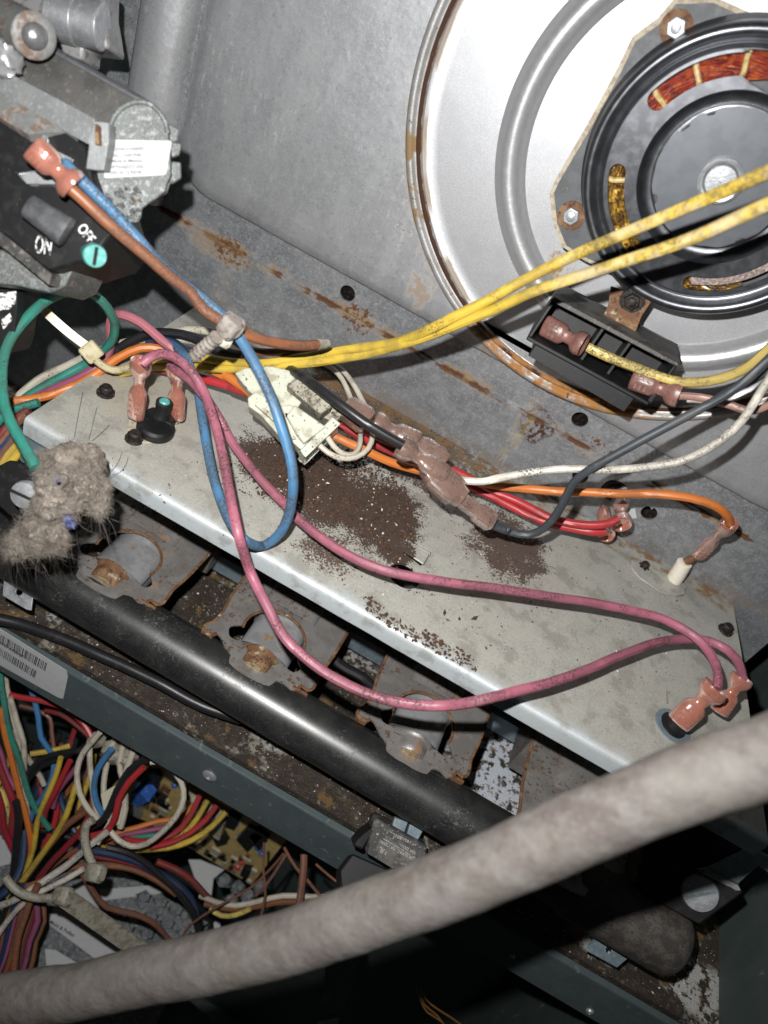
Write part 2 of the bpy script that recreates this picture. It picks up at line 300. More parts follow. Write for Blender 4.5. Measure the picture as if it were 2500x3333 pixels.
M_blk = mat('black_plastic', (.008, .008, .009), .5, 0., [(K(NZ(3, .5, .66, 6), .6), (.022, .021, .020), .6), (VO(6, .03, .07, rnd=.6), (.16, .15, .14), .8)], bump=(25, .15, .02), spec=.3)
M_blkdust = mat('dusty_black_plastic', (.03, .03, .03), .55, 0., [(NZ(1.4, .42, .62, 6), (.11, .105, .095), .8), (NZ(9, .55, .65, 5), (.15, .14, .13), .9)], bump=(25, .25, .02))
M_pipe = mat('black_painted_pipe', (.013, .014, .014), .34, 0., [(K(NZ(1.2, .42, .62, 5), .7), (.026, .027, .026), .36), (K(MU(NZ(.8, .50, .64, 6, off=(2, 1, 0)), NZ(9, .52, .64, 6)), .45), (.12, .122, .118), .8), (K(NZ(30, .58, .68, 3), .5), (.10, .10, .095), .7), (VO(2.6, .02, .05, rnd=.78), (.26, .25, .22), .9), (VO(7, .04, .08, rnd=.82), (.14, .14, .13), .9)], bump=(18, .10, .01), spec=.7)
M_cap = mat('weathered_pipe_cap', (.038, .035, .032), .55, 0., [(NZ(2, .4, .6, 6), (.08, .07, .062)), (NZ(12, .5, .62, 5), (.035, .03, .028))], bump=(20, .35, .03))
M_rustst = mat('rusty_burner_steel', (.27, .26, .25), .42, .45, [(K(NZ(1.3, .4, .6), .7), (.19, .182, .175)), (K(GR(K(NZ(.7, .45, .66, 4), .5), 9, .9), .8), (.10, .07, .05), .85, 0.), (MU(NZ(7, .54, .6, 6), NZ(1, .4, .55)), (.08, .045, .03), .9, 0.), (NZ(1.1, .6, .68, 6, off=(3, 3, 3)), (.22, .12, .06), .85, 0.)], bump=(18, .4, .03))
M_edge = mat('rusted_edge', (.13, .06, .028), .75, .1, [(K(NZ(3, .42, .62, 6), .8), (.26, .16, .08)), (NZ(6, .5, .62, 6), (.07, .03, .014)), (NZ(2, .6, .7, 5), (.40, .36, .28))], bump=(16, .6, .04))
M_vent = mat('venturi_steel', (.42, .43, .44), .33, .5, [(K(NZ(1.5, .45, .6), .6), (.28, .28, .29)), (NZ(2.2, .60, .68, 6), (.2, .12, .07), .8, 0.)], bump=(12, .2, .03))
M_brass = mat('brass', (.42, .33, .17), .42, .6, [(NZ(4, .45, .6), (.25, .18, .10), .6), (NZ(9, .55, .65), (.55, .48, .33))], bump=(20, .2, .02))
M_mblack = mat('motor_black', (.10, .104, .114), .34, .88, [(K(NZ(3, .4, .65, 5), .5), (.16, .165, .18), .42)], bump=(50, .12, .01), coat=.25)
M_mflange = mat('motor_flange', (.07, .075, .083), .6, .0, [(K(NZ(3, .4, .6, 5), .6), (.10, .105, .112), .5), (NZ(5, .62, .7, 5), (.16, .13, .1), .8)], bump=(30, .35, .02))
M_mdisc = mat('motor_end_disc', (.11, .118, .132), .42, .45, [(K(NZ(2, .4, .6, 5), .5), (.14, .15, .165))], bump=(40, .12, .01))
M_dark = mat('dark_void', (.006, .006, .006), .9)
M_winding = mat('enamelled_copper', (.26, .03, .012), .2, .15, [(K(NZ(3, .48, .62, 5), .8), (.48, .10, .015), .15), (NZ(8, .60, .68), (.75, .33, .08), .12), (NZ(3, .5, .62, off=(3, 3, 3)), (.14, .012, .008))], bump=(20, .8, .05), coat=1.)
M_amber = mat('amber_film', (.16, .08, .012), .15, .35, [(NZ(3, .52, .62, 4), (.6, .36, .05), .12), (NZ(5, .50, .6), (.06, .028, .005))], bump=(7, .9, .1), coat=1.)
M_cord = mat('lacing_cord', (.55, .42, .20), .5, 0., [(NZ(9, .45, .6), (.42, .28, .10))])
M_paper = mat('white_label', (.46, .47, .48), .7, 0., [(K(NZ(4, .45, .65), .4), (.40, .405, .42))], spec=.1)
M_ink = mat('black_ink', (.02, .02, .022), .5)
M_wink = mat('white_ink', (.62, .62, .62), .6, 0., [(NZ(7, .52, .58, 6), (.06, .06, .06))])
M_gink = mat('grey_ink', (.34, .33, .31), .7, 0., [(NZ(12, .52, .6, 5), (.1, .095, .09))])
M_conn = mat('pink_nylon', (.50, .21, .155), .20, 0., [(K(NZ(3, .4, .65, 5), .7), (.40, .15, .10), .25), (K(NZ(7, .60, .68, 6), .7), (.2, .11, .08), .6), (K(NZ(2, .55, .7, 4, off=(1, 1, 4)), .6), (.56, .32, .25))], trans=.5, sss=.0, spec=.7, bump=(14, .1, .01))
M_connd = mat('dirty_pink_nylon', (.25, .155, .125), .28, 0., [(NZ(2.5, .42, .64, 6), (.17, .10, .08), .5), (K(NZ(6, .48, .62, 6, off=(3, 0, 1)), .8), (.26, .17, .135)), (MU(NZ(14, .54, .62, 6), NZ(1.5, .4, .6)), (.06, .04, .032), .8), (NZ(3.5, .64, .7), (.36, .25, .19))], trans=.35, sss=.0, spec=.6, bump=(16, .25, .015))
M_metal = mat('bright_terminal', (.6, .6, .58), .3, .9)
M_plug = mat('milky_nylon', (.56, .57, .47), .38, 0., [(NZ(1.6, .5, .64, 6), (.36, .34, .26), .6), (NZ(7, .6, .66, 6), (.1, .085, .06), .8)], trans=.12, sss=.5, bump=(10, .2, .02))
M_plugd = mat('grimy_nylon', (.30, .28, .22), .55, 0., [(NZ(3, .45, .6, 6), (.14, .12, .09), .8), (NZ(9, .55, .62, 6), (.045, .035, .03), .9)], sss=.2, bump=(12, .4, .03))
M_tie = mat('cream_nylon', (.52, .47, .30), .35, 0., [(NZ(2, .5, .65, 5), (.38, .32, .18)), (NZ(9, .62, .68, 5), (.12, .09, .05))], trans=.1, sss=.3)
M_tied = mat('grey_nylon', (.30, .285, .235), .5, 0., [(NZ(3, .45, .62, 5), (.20, .18, .14)), (NZ(9, .58, .66, 5), (.1, .08, .06))], sss=.2)
M_clip = mat('clip_nylon', (.22, .19, .17), .45, 0., [(NZ(3, .45, .6, 5), (.33, .30, .27)), (NZ(9, .58, .64, 5), (.07, .05, .04))], sss=.3, bump=(12, .3, .03))
M_ceram = mat('white_ceramic', (.72, .68, .58), .45, 0., [(NZ(2, .5, .65), (.6, .53, .40))], sss=.2)
M_gasket = mat('cream_gasket', (.42, .37, .29), .85, 0., [(NZ(6, .45, .6), (.30, .25, .19))], bump=(20, .4, .03))
M_screw = mat('blackened_screw', (.018, .016, .015), .5, .4, [(NZ(8, .5, .62, 5), (.06, .04, .03), .8)], bump=(12, .6, .05))
M_greencap = mat('aqua_plastic', (.07, .29, .265), .35, 0., [(NZ(5, .5, .6), (.13, .38, .35))], sss=.2)
M_lint = mat('grey_lint', (.18, .158, .138), .95, 0., [(NZ(1.4, .4, .6, 6), (.29, .25, .21)), (NZ(5, .5, .64, 6), (.13, .11, .095)), (NZ(12, .54, .64, 5, st=(1, 1, .4)), (.36, .32, .27))], bump=(5, 1., .2), bump2=(18, .8, .06), spec=.05)
M_lfib = mat('lint_fibre', (.215, .19, .165), .95, 0., [(NZ(2, .45, .6), (.15, .125, .105))], spec=.05)
M_hair = mat('dark_hair', (.02, .015, .012), .5)
M_blue_l = mat('blue_fluff', (.09, .11, .27), .95, 0., [(NZ(6, .45, .6), (.17, .18, .30))], bump=(12, 1., .1), spec=.05)
M_chip = mat('rust_flakes', (.042, .026, .019), .85, 0., [(CE(9, .7), (.085, .045, .028)), (MU(CE(7, 1.), NZ(9, .58, .62)), (.22, .10, .04)), (VO(6, .1, .2, rnd=.88), (.60, .54, .45))], spec=.3)
M_grit = mat('floor_grit', (.07, .05, .035), .6, 0., [(CE(6, .7), (.17, .10, .05)), (VO(4, .12, .25, rnd=.70), (.62, .58, .52)), (VO(5.3, .1, .2, rnd=.8), (.34, .17, .06))], spec=.9)
M_hose = mat('lagged_hose', (.130, .119, .107), .7, 0., [(K(NZ(.8, .34, .68, 7, st=(.5, 1, 1), rough=.72), .95), (.072, .056, .051)), (K(NZ(1.1, .40, .72, 7, st=(.6, 1, 1), off=(4, 1, 0), rough=.75), .6), (.20, .19, .185)), (K(NZ(.7, .5, .68, 5, off=(1, 5, 0)), .3), (.13, .12, .095)), (K(NZ(7, .5, .65, 5), .3), (.16, .15, .14))], bump=(4, .5, .08), bump2=(14, .3, .03), spec=.35)
M_pcb = mat('tan_circuit_board', (.50, .38, .15), .5, 0., [(NZ(1.5, .45, .6), (.42, .31, .11)), (VO(3.2, .1, .16, rnd=.5), (.10, .07, .03)), (VO(6, .08, .14, rnd=.6), (.50, .42, .22))])
M_cconn = mat('cream_header', (.40, .37, .27), .5, 0., [(NZ(3, .45, .6), (.30, .27, .2))])
M_foil = mat('grey_quilted_lining', (.21, .225, .24), .5, .2, [(NZ(1.4, .42, .6, 6), (.14, .15, .16)), (NZ(5, .5, .62, 6), (.30, .315, .33))], bump=(3, 1., .3), bump2=(14, .6, .05))
M_copper = mat('bare_copper', (.45, .24, .08), .4, .7)
def wmat(name, c, dirt=.3, dc=DIRT, rough=.42, extra=()):
    return mat(name, c, rough, 0., [(K(NZ(1.3, .45, .65, 3), .3), tuple(x*.72 for x in c)), (K(NZ(.7, .62-dirt*.30, .74-dirt*.30, 5), .7), tuple(x*.5+y*.5 for x, y in zip(c, dc)), .6), (MU(NZ(.9, .64-dirt*.3, .76-dirt*.3, 5, off=(2, 2, 2)), NZ(16, .56-dirt*.16, .66-dirt*.12, 7, rough=.75)), dc, .8), (K(NZ(20, .60, .68, 4, off=(1, 0, 3)), .35), tuple(min(1, x*1.3+.05) for x in c)), *extra], bump=(6, .15, .03))
YEL, YELC = wmat('yellow_insulation', (.52, .37, .05), .45, extra=[(K(MU(BL(at(1560, 450, 17), (6.5, 6, 6), lo=.5, hi=1.1, na=.3), NZ(6, .44, .60, 7, rough=.85)), .8), (.08, .06, .035), .8), (K(MU(BL(at(1560, 450, 17), (5, 5, 5), lo=.5, hi=1.1, na=.3), NZ(1.2, .45, .6, 5)), .6), (.50, .42, .26), .7)]), wmat('grimy_yellow_insulation', (.60, .46, .13), .62)
BLU = wmat('blue_insulation', (.05, .17, .36), .40); BLUL = wmat('light_blue_insulation', (.065, .175, .32), .68, (.05, .055, .06))
PNK = wmat('pink_insulation', (.33, .105, .15), .66, (.07, .03, .035)); PUR = wmat('purple_insulation', (.26, .07, .14), .25, (.05, .03, .03))
ORG = wmat('orange_insulation', (.50, .15, .03), .25); ORB = wmat('brown_orange_insulation', (.24, .088, .035), .75, (.10, .05, .035)); BRN = wmat('brown_insulation', (.17, .075, .05), .5, (.04, .025, .02))
RED = wmat('red_insulation', (.36, .025, .03), .35); CRM = wmat('crimson_insulation', (.26, .018, .03), .5)
GRN = wmat('green_insulation', (.03, .20, .155), .5); BLK = wmat('black_insulation', (.014, .014, .016), .2, (.06, .055, .05), .38)
SLT = wmat('slate_insulation', (.035, .042, .05), .3, (.09, .085, .08), .5)
WHT = wmat('cream_insulation', (.50, .46, .38), .42); WHG = wmat('speckled_white_insulation', (.60, .57, .50), .62); NVY = wmat('navy_insulation', (.015, .035, .09), .4)
MAU = wmat('mauve_insulation', (.30, .17, .14), .55, (.10, .06, .05)); DRD = wmat('dark_red_insulation', (.16, .022, .02), .5)
# ---------------------------------------------------------------- small builders
def connector(p0, p1, up, parent, m=None, sc=1., tab=None, name='connector'):
    """insulated spade connector, wire enters at p0"""
    p0, p1 = V(p0), V(p1); b = B()
    b.loft(p0, p1, up, [(.12, .16*sc, .14*sc), (.02, .25*sc, .23*sc), (.0, .30*sc, .28*sc), (.10, .325*sc, .29*sc), (.20, .29*sc, .25*sc), (.30, .17*sc, .14*sc), (.44, .16*sc, .13*sc), (.50, .24*sc, .17*sc), (.56, .275*sc, .20*sc), (.93, .285*sc, .20*sc), (.985, .27*sc, .18*sc), (1.0, .22*sc, .14*sc)], 18)
    o = part(b, name, m or M_conn, parent, smooth=50)
    e = (p1-p0).normalized(); u = V(up); u = (u-e*u.dot(e)).normalized(); sd = e.cross(u); c = p0.lerp(p1, .76)
    r = B()
    for k in range(3):
        r.box(p0.lerp(p1, .66+.1*k)+u*.195*sc, sd*.19*sc, e*.02, u*.02)
    r.loft(p0.lerp(p1, .60)+u*.18*sc, p0.lerp(p1, .93)+u*.18*sc, u, [(0, .06*sc, .03), (.2, .09*sc, .05), (.8, .09*sc, .05), (1, .06*sc, .03)], 10)
    part(r, 'barrel_rib', m or M_conn, o)
    if tab:
        t = B(); t.box(p1+e*tab*.5, sd*.22, e*tab*.5, u*.04); part(t, 'terminal', M_metal, parent)
    return o
def wire(label, m, ctrl, r=.14, group=None, n=9, name='wire', cat='wire', step=.28, pts=None):
    P = pts or [D(p) for p in ctrl]; sp = spline(P, step)
    for i in range(1, len(sp)-1): sp[i] = sp[i]+V(mnoise.noise_vector(sp[i]*.9))*r*.15
    o = thing(name, label, cat, sp[0], group); part(B().tube(sp, r, n), 'insulation', m, o)
    return o
def hexbolt(c, ax, r, parent, m, h=.25, washer=None, name='bolt', wm=None, dome=True):
    c, ax = V(c), V(ax).normalized(); b = B(); q = ax.orthogonal().normalized()
    if washer: part(B().cyl(c, c+ax*.07, washer, 28), 'washer', wm or m, parent)
    b.lathe([(r, .06), (r, h*.85), (r*.9, h)], c, ax, 6, True)
    o = part(b, name, m, parent, bevel=.02, smooth=25)
    if dome: part(B().lathe([(r*.52, 0), (r*.52, h*.25), (r*.3, h*.36), (.01, h*.4)], c+ax*h, ax, 16, True), 'stud', M_steel if m is not M_screw else M_screw, parent)
    return o
def screw(c, ax, r, parent, m=None, phil=True):
    c, ax = V(c), V(ax).normalized(); u = ax.orthogonal().normalized(); q = ax.cross(u)
    b = B(); b.lathe([(r, 0), (r*1.0, .05), (r*.95, .08), (r*.66, .10), (r*.66, .26), (r*.55, .31), (r*.25, .29)], c, ax, 12, True)
    for a in range(6):
        d = u*math.cos(a*PI/3)+q*math.sin(a*PI/3); b.box(c+ax*.09+d*r*.8, d*r*.12, ax.cross(d)*r*.16, ax*.05)
    o = part(b, 'screw', m or M_screw, parent, smooth=30)
    return o
def text(s, plane, a, b, hpx, m, parent, name='lettering', lift=.012, up=None):
    """flat print on a plane from pixel a to pixel b"""
    A, Bp = plane.p(*a), plane.p(*b); ex = (Bp-A); Wd = ex.length; ex.normalize()
    ey = plane.n.cross(ex); 
    if plane.n.dot(CO-A) < 0: ey = -ey
    nn = ex.cross(ey)
    cu = bpy.data.curves.new('t', 'FONT'); cu.body = s; cu.offset = .02; to = bpy.data.objects.new('t', cu); COL.objects.link(to)
    me = bpy.data.meshes.new_from_object(to.evaluated_get(bpy.context.evaluated_depsgraph_get())); COL.objects.unlink(to); bpy.data.objects.remove(to)
    xs = [v.co.x for v in me.vertices]; wd = max(xs)-min(xs); x0 = min(xs)
    H = (plane.p(a[0], a[1]-hpx/2)-plane.p(a[0], a[1]+hpx/2)).length
    bb = B(); bb.add([A+ex*((v.co.x-x0)/wd*Wd)+ey*(v.co.y/.72*H)+nn*lift for v in me.vertices], [tuple(p.vertices) for p in me.polygons])
    return part(bb, name, m, parent)
def onp(plane, pts): return [plane.p(*p) for p in pts]
def rnd_poly_pts(poly, n):
    xs = [p[0] for p in poly]; ys = [p[1] for p in poly]; out = []
    while len(out) < n:
        x, y = random.uniform(min(xs), max(xs)), random.uniform(min(ys), max(ys)); ins = False; j = len(poly)-1
        for i in range(len(poly)):
            if (poly[i][1] > y) != (poly[j][1] > y) and x < (poly[j][0]-poly[i][0])*(y-poly[i][1])/(poly[j][1]-poly[i][1])+poly[i][0]: ins = not ins
            j = i
        if ins: out.append((x, y))
    return out
def chip(b, c, s, flat=.4):
    a = random.uniform(0, PI*2); u = V((math.cos(a), math.sin(a), random.uniform(-.4, .4)))*s*random.uniform(.6, 1.3); q = V((-math.sin(a), math.cos(a), random.uniform(-.4, .4)))*s*random.uniform(.4, 1.)
    h = V((random.uniform(-.3, .3)*s, random.uniform(-.3, .3)*s, s*flat))
    b.add([c+u+h*.4, c+q+h*.3, c-u+h*.5, c-q*random.uniform(.5, 1), c+h*1.4, c-h*.3], [(0, 1, 4), (1, 2, 4), (2, 3, 4), (3, 0, 4), (1, 0, 5), (2, 1, 5), (3, 2, 5), (0, 3, 5)])
# ================================================================ the setting
def struct(o): o['kind'] = 'structure'; return o
HR = .31
yU, yL = 26.75, 26.62
hA, hB, hC, hD, hE = (W(*[c/S for c in p]) for p in ((1131, 955), (1887, 1366), (1890, 1545), (2113, 1664), (2000, 1590)))
def hole(p, y, r=HR, n=28): return circ((p.x, y, p.z), r, n, (1, 0, 0), (0, 0, 1))
b = B(); b.slab([(-22, yU, 2.3), (15, yU, 2.3), (15, yU, 34), (-22, yU, 34)], (0, .1, 0), [hole(hA, yU), hole(hB, yU)])
wall = struct(part(b, 'wall_upper_sheet', M_wall)); wall['w'] = (0, 0, 0)
b = B(); b.slab([(-22, yL, -9.5), (15, yL, -9.5), (15, yL, 2.7), (-22, yL, 2.7)], (0, .1, 0), [hole(hC, yL), hole(hD, yL), hole(hE, yL, .5)])
wl2 = struct(part(b, 'wall_lower_sheet', M_wall)); wl2['w'] = (0, 0, 0)
for h, r, y, pr in ((hA, HR, yU, wall), (hB, HR, yU, wall), (hC, HR, yL, wl2), (hD, HR, yL, wl2), (hE, .5, yL, wl2)):
    b = B(); b.lathe([(r, 0), (r+.01, .12), (r-.02, .5), (r-.05, .9), (.01, .9)], (h.x, y+.01, h.z), (0, 1, 0), 28); part(b, 'hole_sleeve', M_screw, pr)
b = B(); b.bx(-30, 30, 33, 33.2, -60, 40); struct(part(b, 'dark_gap_sheet', M_dark))  # added near-black sheet, its colour stands in for darkness behind the wall
b = B(); b.bx(-20.5, 19, 15.55, 26.6, -9.8, -9.5); floor = struct(part(b, 'floor', M_floor)); floor['w'] = (0, 0, 0)
b = B(); b.bx(19, 19.2, 4, 33, -60, 34); struct(part(b, 'cabinet_side_right', M_cab))
b = B(); b.bx(-22.2, -22, 4, 33, -60, 34); struct(part(b, 'cabinet_side_left', M_cab))
DKY = Z(*g('b4', (250, 560))[0][:2], -28.2).y+.3
b = B(); b.bx(-35, 1.5, 4, DKY, -28.6, -28.2); LIN = struct(part(b, 'compartment_lining', M_foil))
b = B(); b.bx(-35, 19, 24, 24.2, -60, -9.9); struct(part(b, 'compartment_wall', M_cab))
b = B(); b.bx(-35, 19, 0, 33, -60, -59.5); struct(part(b, 'compartment_floor', M_cab))
M_crumb = mat('pale_crumb', (.60, .56, .50), .4, 0., [(CE(5, .6), (.35, .26, .16))], spec=.8)
b = B(); rs = random.Random(3)
for i in range(5200):
    x, y = rs.uniform(-14, 18.8), rs.uniform(15.6, 25); s = rs.choice((.022, .03, .03, .045, .07)) if i % 9 else .10
    if mnoise.noise(V((x*.5, y*.5, 1))) < -.15 and i % 3: continue
    chip(b, V((x, y, -9.5+s*.2)), s, .6)
b2 = B()
for i in range(2600):
    x, y = rs.uniform(-14, 18.8), rs.uniform(15.6, 25)
    if mnoise.noise(V((x*.35, y*.35, 4))) < -.1 and i % 4: continue
    s = rs.choice((.016, .02, .026, .035, .05)); chip(b2, V((x, y, -9.5+s*.3)), s, .7)
o = part(b2, 'pale_crumbs', M_crumb); o['kind'] = 'stuff'; o['label'] = 'tiny pale crumbs glinting on the dark rusty floor'
o = part(b, 'floor_grit', M_grit); o['kind'] = 'stuff'; o['label'] = 'rust grit and pale crumbs lying on the dark floor under the burners'
# ================================================================ raised pan, blower cover
t = thing('collector_pan', 'large raised galvanised pan with rounded corners behind the blower, stamped with digits', 'metal panel', (0, 26.7, 4))
yP = 26.3
def rrect(x0, x1, z0, z1, r0, r1, y, n=10):
    P = []
    for cx, cz, a, r in ((x0+r0, z0+r0, PI, r0), (x1-r1, z0+r1, 1.5*PI, r1)):
        P += [V((cx+r*math.cos(a+k/n*PI/2), y, cz+r*math.sin(a+k/n*PI/2))) for k in range(n+1)]
    return P+[V((x1, y, z1)), V((x0, y, z1))]
R = []
for d, y in ((0, yU-.005), (.02, yU-.15), (.08, yU-.28), (.2, yU-.38), (.5, yP+.02), (1.0, yP)):
    R.append(rrect(-14.0+d, 14.3-d, 4.02+d, 33-d, 1.6, 3.8, y))
b = B(); b.rings(R[::-1], True, False); b.slab(R[-1], (0, .02, 0), [hole(V((RC[0], 0, RC[1])), yP, RR-.2, 72)])
part(b, 'pan_sheet', M_pan, t, smooth=60)
pw = PL(V((0, yP, 0)), (0, -1, 0))
for s_, a, c in (('1', (850, 490), (855, 496)), ('2', (863, 500), (873, 506)), ('8', (879, 508), (889, 514))):
    text(s_, pw, a, c, 15, M_gink, t, 'stamped_digit', .006)
t = thing('blower_housing', 'round silver blower cover with raised ridge and rusted rim', 'blower cover', (RC[0], yP, RC[1]-RR))
b = B(); o3 = (RC[0], yP, RC[1])
b.lathe([(RR+.16, -.01), (RR+.15, .10), (RR+.08, .19), (RR-.02, .22), (RR-.10, .18), (RR-.14, .10), (RR-.20, .08), (RR-.24, .14), (RR-.30, .17), (RR-.37, .13), (RR-.40, .02), (RR-.42, -.1)], o3, (0, -1, 0), 160)
part(b, 'rim', M_rim, t, smooth=70)
b = B(); b.lathe([(RR-.36, .04), (RR-.5, -.06), (RR-.9, -.08), (0.01, -.08)], o3, (0, -1, 0), 128)
part(b, 'cover_disc', M_disc, t, smooth=70)
KC = (2.49, 12.47)
b = B(); b.lathe([(6.22, -.09), (6.16, -.04), (6.08, .10), (5.95, .28), (5.78, .37), (5.60, .36), (5.44, .24), (5.33, .06), (5.27, -.04), (5.2, -.09)], (KC[0], yP, KC[1]), (0, -1, 0), 160)
part(b, 'raised_ridge', M_ridge, t, smooth=70)
# ================================================================ blower motor
MC = V((2.85, 0, 12.93)); yM = 24.35; U_ = .0045
t = thing('blower_motor', 'black blower motor with slotted face showing copper windings', 'electric motor', (MC.x, 26.3, MC.z-3.7))
ax = V((0, -1, 0))
pf = PL(V((0, 25.15, 0)), (0, -1, 0))
gas = onp(pf, g('a3', (355, 1160), (385, 1090), (600, 720), (760, 420), (850, 230), (1000, 120), (1100, 0), (1330, -10), (1659, 140)))
c0 = V((MC.x, 25.15, MC.z))
R3 = [c0+V((4.7*math.cos(a), 0, 4.7*math.sin(a))) for a in (.75, .45, .0)]+[c0+V((3.55*math.cos(a), 0, 3.55*math.sin(a))) for a in (-.5, -.9, -1.3, -1.7)]
low = onp(pf, g('a3', (900, 1700), (700, 1625), (560, 1560), (430, 1480), (375, 1345)))
gas = gas+R3+low
b = B(); b.slab([p+V((0, .07, 0))+(p-c0).normalized()*.05 for p in gas], (0, .08, 0)); part(b, 'gasket', M_gasket, t)
fla = [p+(c0-p).normalized()*.10 for p in gas]
b = B(); b.slab(fla, (0, .12, 0), [circ(c0, 2.0, 48, (1, 0, 0), (0, 0, 1))]); part(b, 'mounting_flange', M_mflange, t, bevel=.03)
b = B(); b.cyl((MC.x, 26.38, MC.z), (MC.x, 25.2, MC.z), 3.2, 64); part(b, 'motor_neck', M_mblack, t)
o3 = (MC.x, yM, MC.z)
b = B(); b.lathe([(3.86, -.82), (3.84, -.70), (3.76, -.62), (3.74, -.45), (3.72, -.05), (3.64, .10), (3.52, .13), (3.42, .05), (3.36, -.12), (3.28, -.15), (3.22, -.06), (3.17, .02), (3.12, .03)], o3, ax, 128)
part(b, 'rim_bowl', M_mblack, t, smooth=70)
def ang(r, p):
    q = g(r, p)[0]; x = W(q[0], q[1], yM); return math.atan2(x.z-MC.z, x.x-MC.x)
def slot(a0, a1, r0, r1, y, n=18):
    if a1 < a0: a0, a1 = a1, a0
    rm = (r0+r1)/2; h = (r1-r0)/2; e = h/rm; a0 += e; a1 -= e; P = []
    P += [V((MC.x+r1*math.cos(a0+(a1-a0)*k/n), y, MC.z+r1*math.sin(a0+(a1-a0)*k/n))) for k in range(n+1)]
    def end(a, s0):
        c = V((MC.x+rm*math.cos(a), y, MC.z+rm*math.sin(a))); er = V((math.cos(a), 0, math.sin(a))); et = V((-math.sin(a), 0, math.cos(a)))*s0
        return [c+er*(h*math.cos(PI*k/7))+et*(h*math.sin(PI*k/7)) for k in range(1, 7)]
    P += end(a1, 1)
    P += [V((MC.x+r0*math.cos(a1-(a1-a0)*k/n), y, MC.z+r0*math.sin(a1-(a1-a0)*k/n))) for k in range(n+1)]
    P += end(a0, -1)[::-1]
    return P
aA = (ang('a3', (950, 650)), ang('a3', (1600, 380))); aB = (ang('a3', (750, 980)), ang('a3', (870, 1545))); aC = (ang('a3', (1140, 1715)), ang('a3', (1900, 1500)))
aB = tuple(a % (2*PI) for a in aB); aC = tuple(a % (2*PI) for a in aC)
SL = [slot(aA[0], aA[1], 2.53, 3.05, yM), slot(aB[0], aB[1], 2.55, 3.0, yM), slot(aC[0], aC[1], 2.62, 3.02, yM), slot(-.35, .5, 2.53, 3.05, yM)]
b = B(); b.slab(circ(o3, 3.13, 110, (1, 0, 0), (0, 0, 1)), (0, .07, 0), SL+[circ(o3, 2.22, 90, (1, 0, 0), (0, 0, 1))]); part(b, 'slotted_face', M_mblack, t, bevel=.02)
b = B(); b.lathe([(2.24, .0), (2.20, -.05), (2.12, -.3), (2.02, -.38), (1.9, -.40), (1.0, -.40)], o3, ax, 96); part(b, 'recess_ring', M_mblack, t, smooth=70)
b = B(); P = []
for k in range(150):
    a = 2*PI*k/150; rr = 1.80+(.035*mnoise.noise(V((a*5, 0, 3)))) - (.10 if any(abs((a-q+PI) % (2*PI)-PI) < .07 for q in (2.35, 2.75, 3.9, 1.1, 5.6, .4)) else 0)
    P.append(V((MC.x+rr*math.cos(a), yM+.22, MC.z+rr*math.sin(a))))
b.slab(P, (0, .12, 0)); part(b, 'end_disc', M_mdisc, t, bevel=.02)
b = B(); b.lathe([(1.86, -.36), (1.86, -.30), (1.80, -.27), (1.7, -.29)], o3, ax, 90); part(b, 'disc_seat', M_mblack, t)
sh = W(*[c/S for c in (2340, 588)], yM+.1); sh = V((MC.x-.02, yM+.22, MC.z-.02))
b = B(); b.lathe([(.60, 0), (.60, .13), (.53, .17), (.46, .15), (.45, .05)], sh, ax, 40); part(b, 'shaft_collar', M_steel, t)
b = B(); b.lathe([(.44, 0), (.44, .12), (.40, .16), (.01, .17)], sh, ax, 32); part(b, 'shaft', M_steel, t)
M_liner = mat('grey_pink_liner', (.28, .21, .19), .8, 0., [(NZ(6, .45, .6, 6), (.16, .12, .11)), (NZ(14, .5, .6), (.42, .36, .34))], bump=(14, 1., .06))
def coil(a0, a1, m, seed):
    rr = random.Random(seed); b = B()
    for j in range(16):
        r_ = 2.45+.045*j; P = [V((MC.x+(r_+.05*math.sin(k*.9+j))*math.cos(a0+(a1-a0)*k/24), yM+.38+.14*abs(j-8)/8+rr.uniform(-.05, .05)+.04*math.sin(k*.7+j*2), MC.z+(r_+.05*math.sin(k*.9+j))*math.sin(a0+(a1-a0)*k/24))) for k in range(25)]
        b.tube(P, .05, 6)
    o = part(b, 'winding', m, t)
    return o
coil(min(aA)-.25, max(aA)+.25, M_winding, 1)
cb = coil(min(aB)-.25, max(aB)+.25, M_amber, 2); coil(min(aC)-.2, min(aC)+.55, M_amber, 3)
for a in (aA[0]-.10 if aA[0] > aA[1] else aA[0]+.1, (aA[0]*.52+aA[1]*.48), (aA[0]*.1+aA[1]*.9), aB[0]*.82+aB[1]*.18, aB[0]*.25+aB[1]*.75):
    er = V((math.cos(a), 0, math.sin(a))); b = B(); c = V((MC.x, yM+.28, MC.z))
    et = V((-er.z, 0, er.x)); b.tube([c+er*2.3+et*.08+V((0, .25, 0)), c+er*2.6+V((0, .0, 0)), c+er*2.9, c+er*3.2+et*-.08+V((0, .25, 0))], .075, 8); part(b, 'lacing_cord', M_cord, t)
b = B(); b.slab([p+V((0, .16, 0)) for p in slot(min(aC)+.06, max(aC)+.1, 2.58, 2.88, yM)], (0, .2, 0)); part(b, 'slot_liner', M_liner, t, bevel=.04)
for r_, q in (('a3', (1108, 165)), ('a3', (480, 1292))):
    p = pf.p(*g(r_, q)[0][:2]); hexbolt(p, ax, .27, t, M_steel, .2, .42, 'mounting_nut', M_edge)
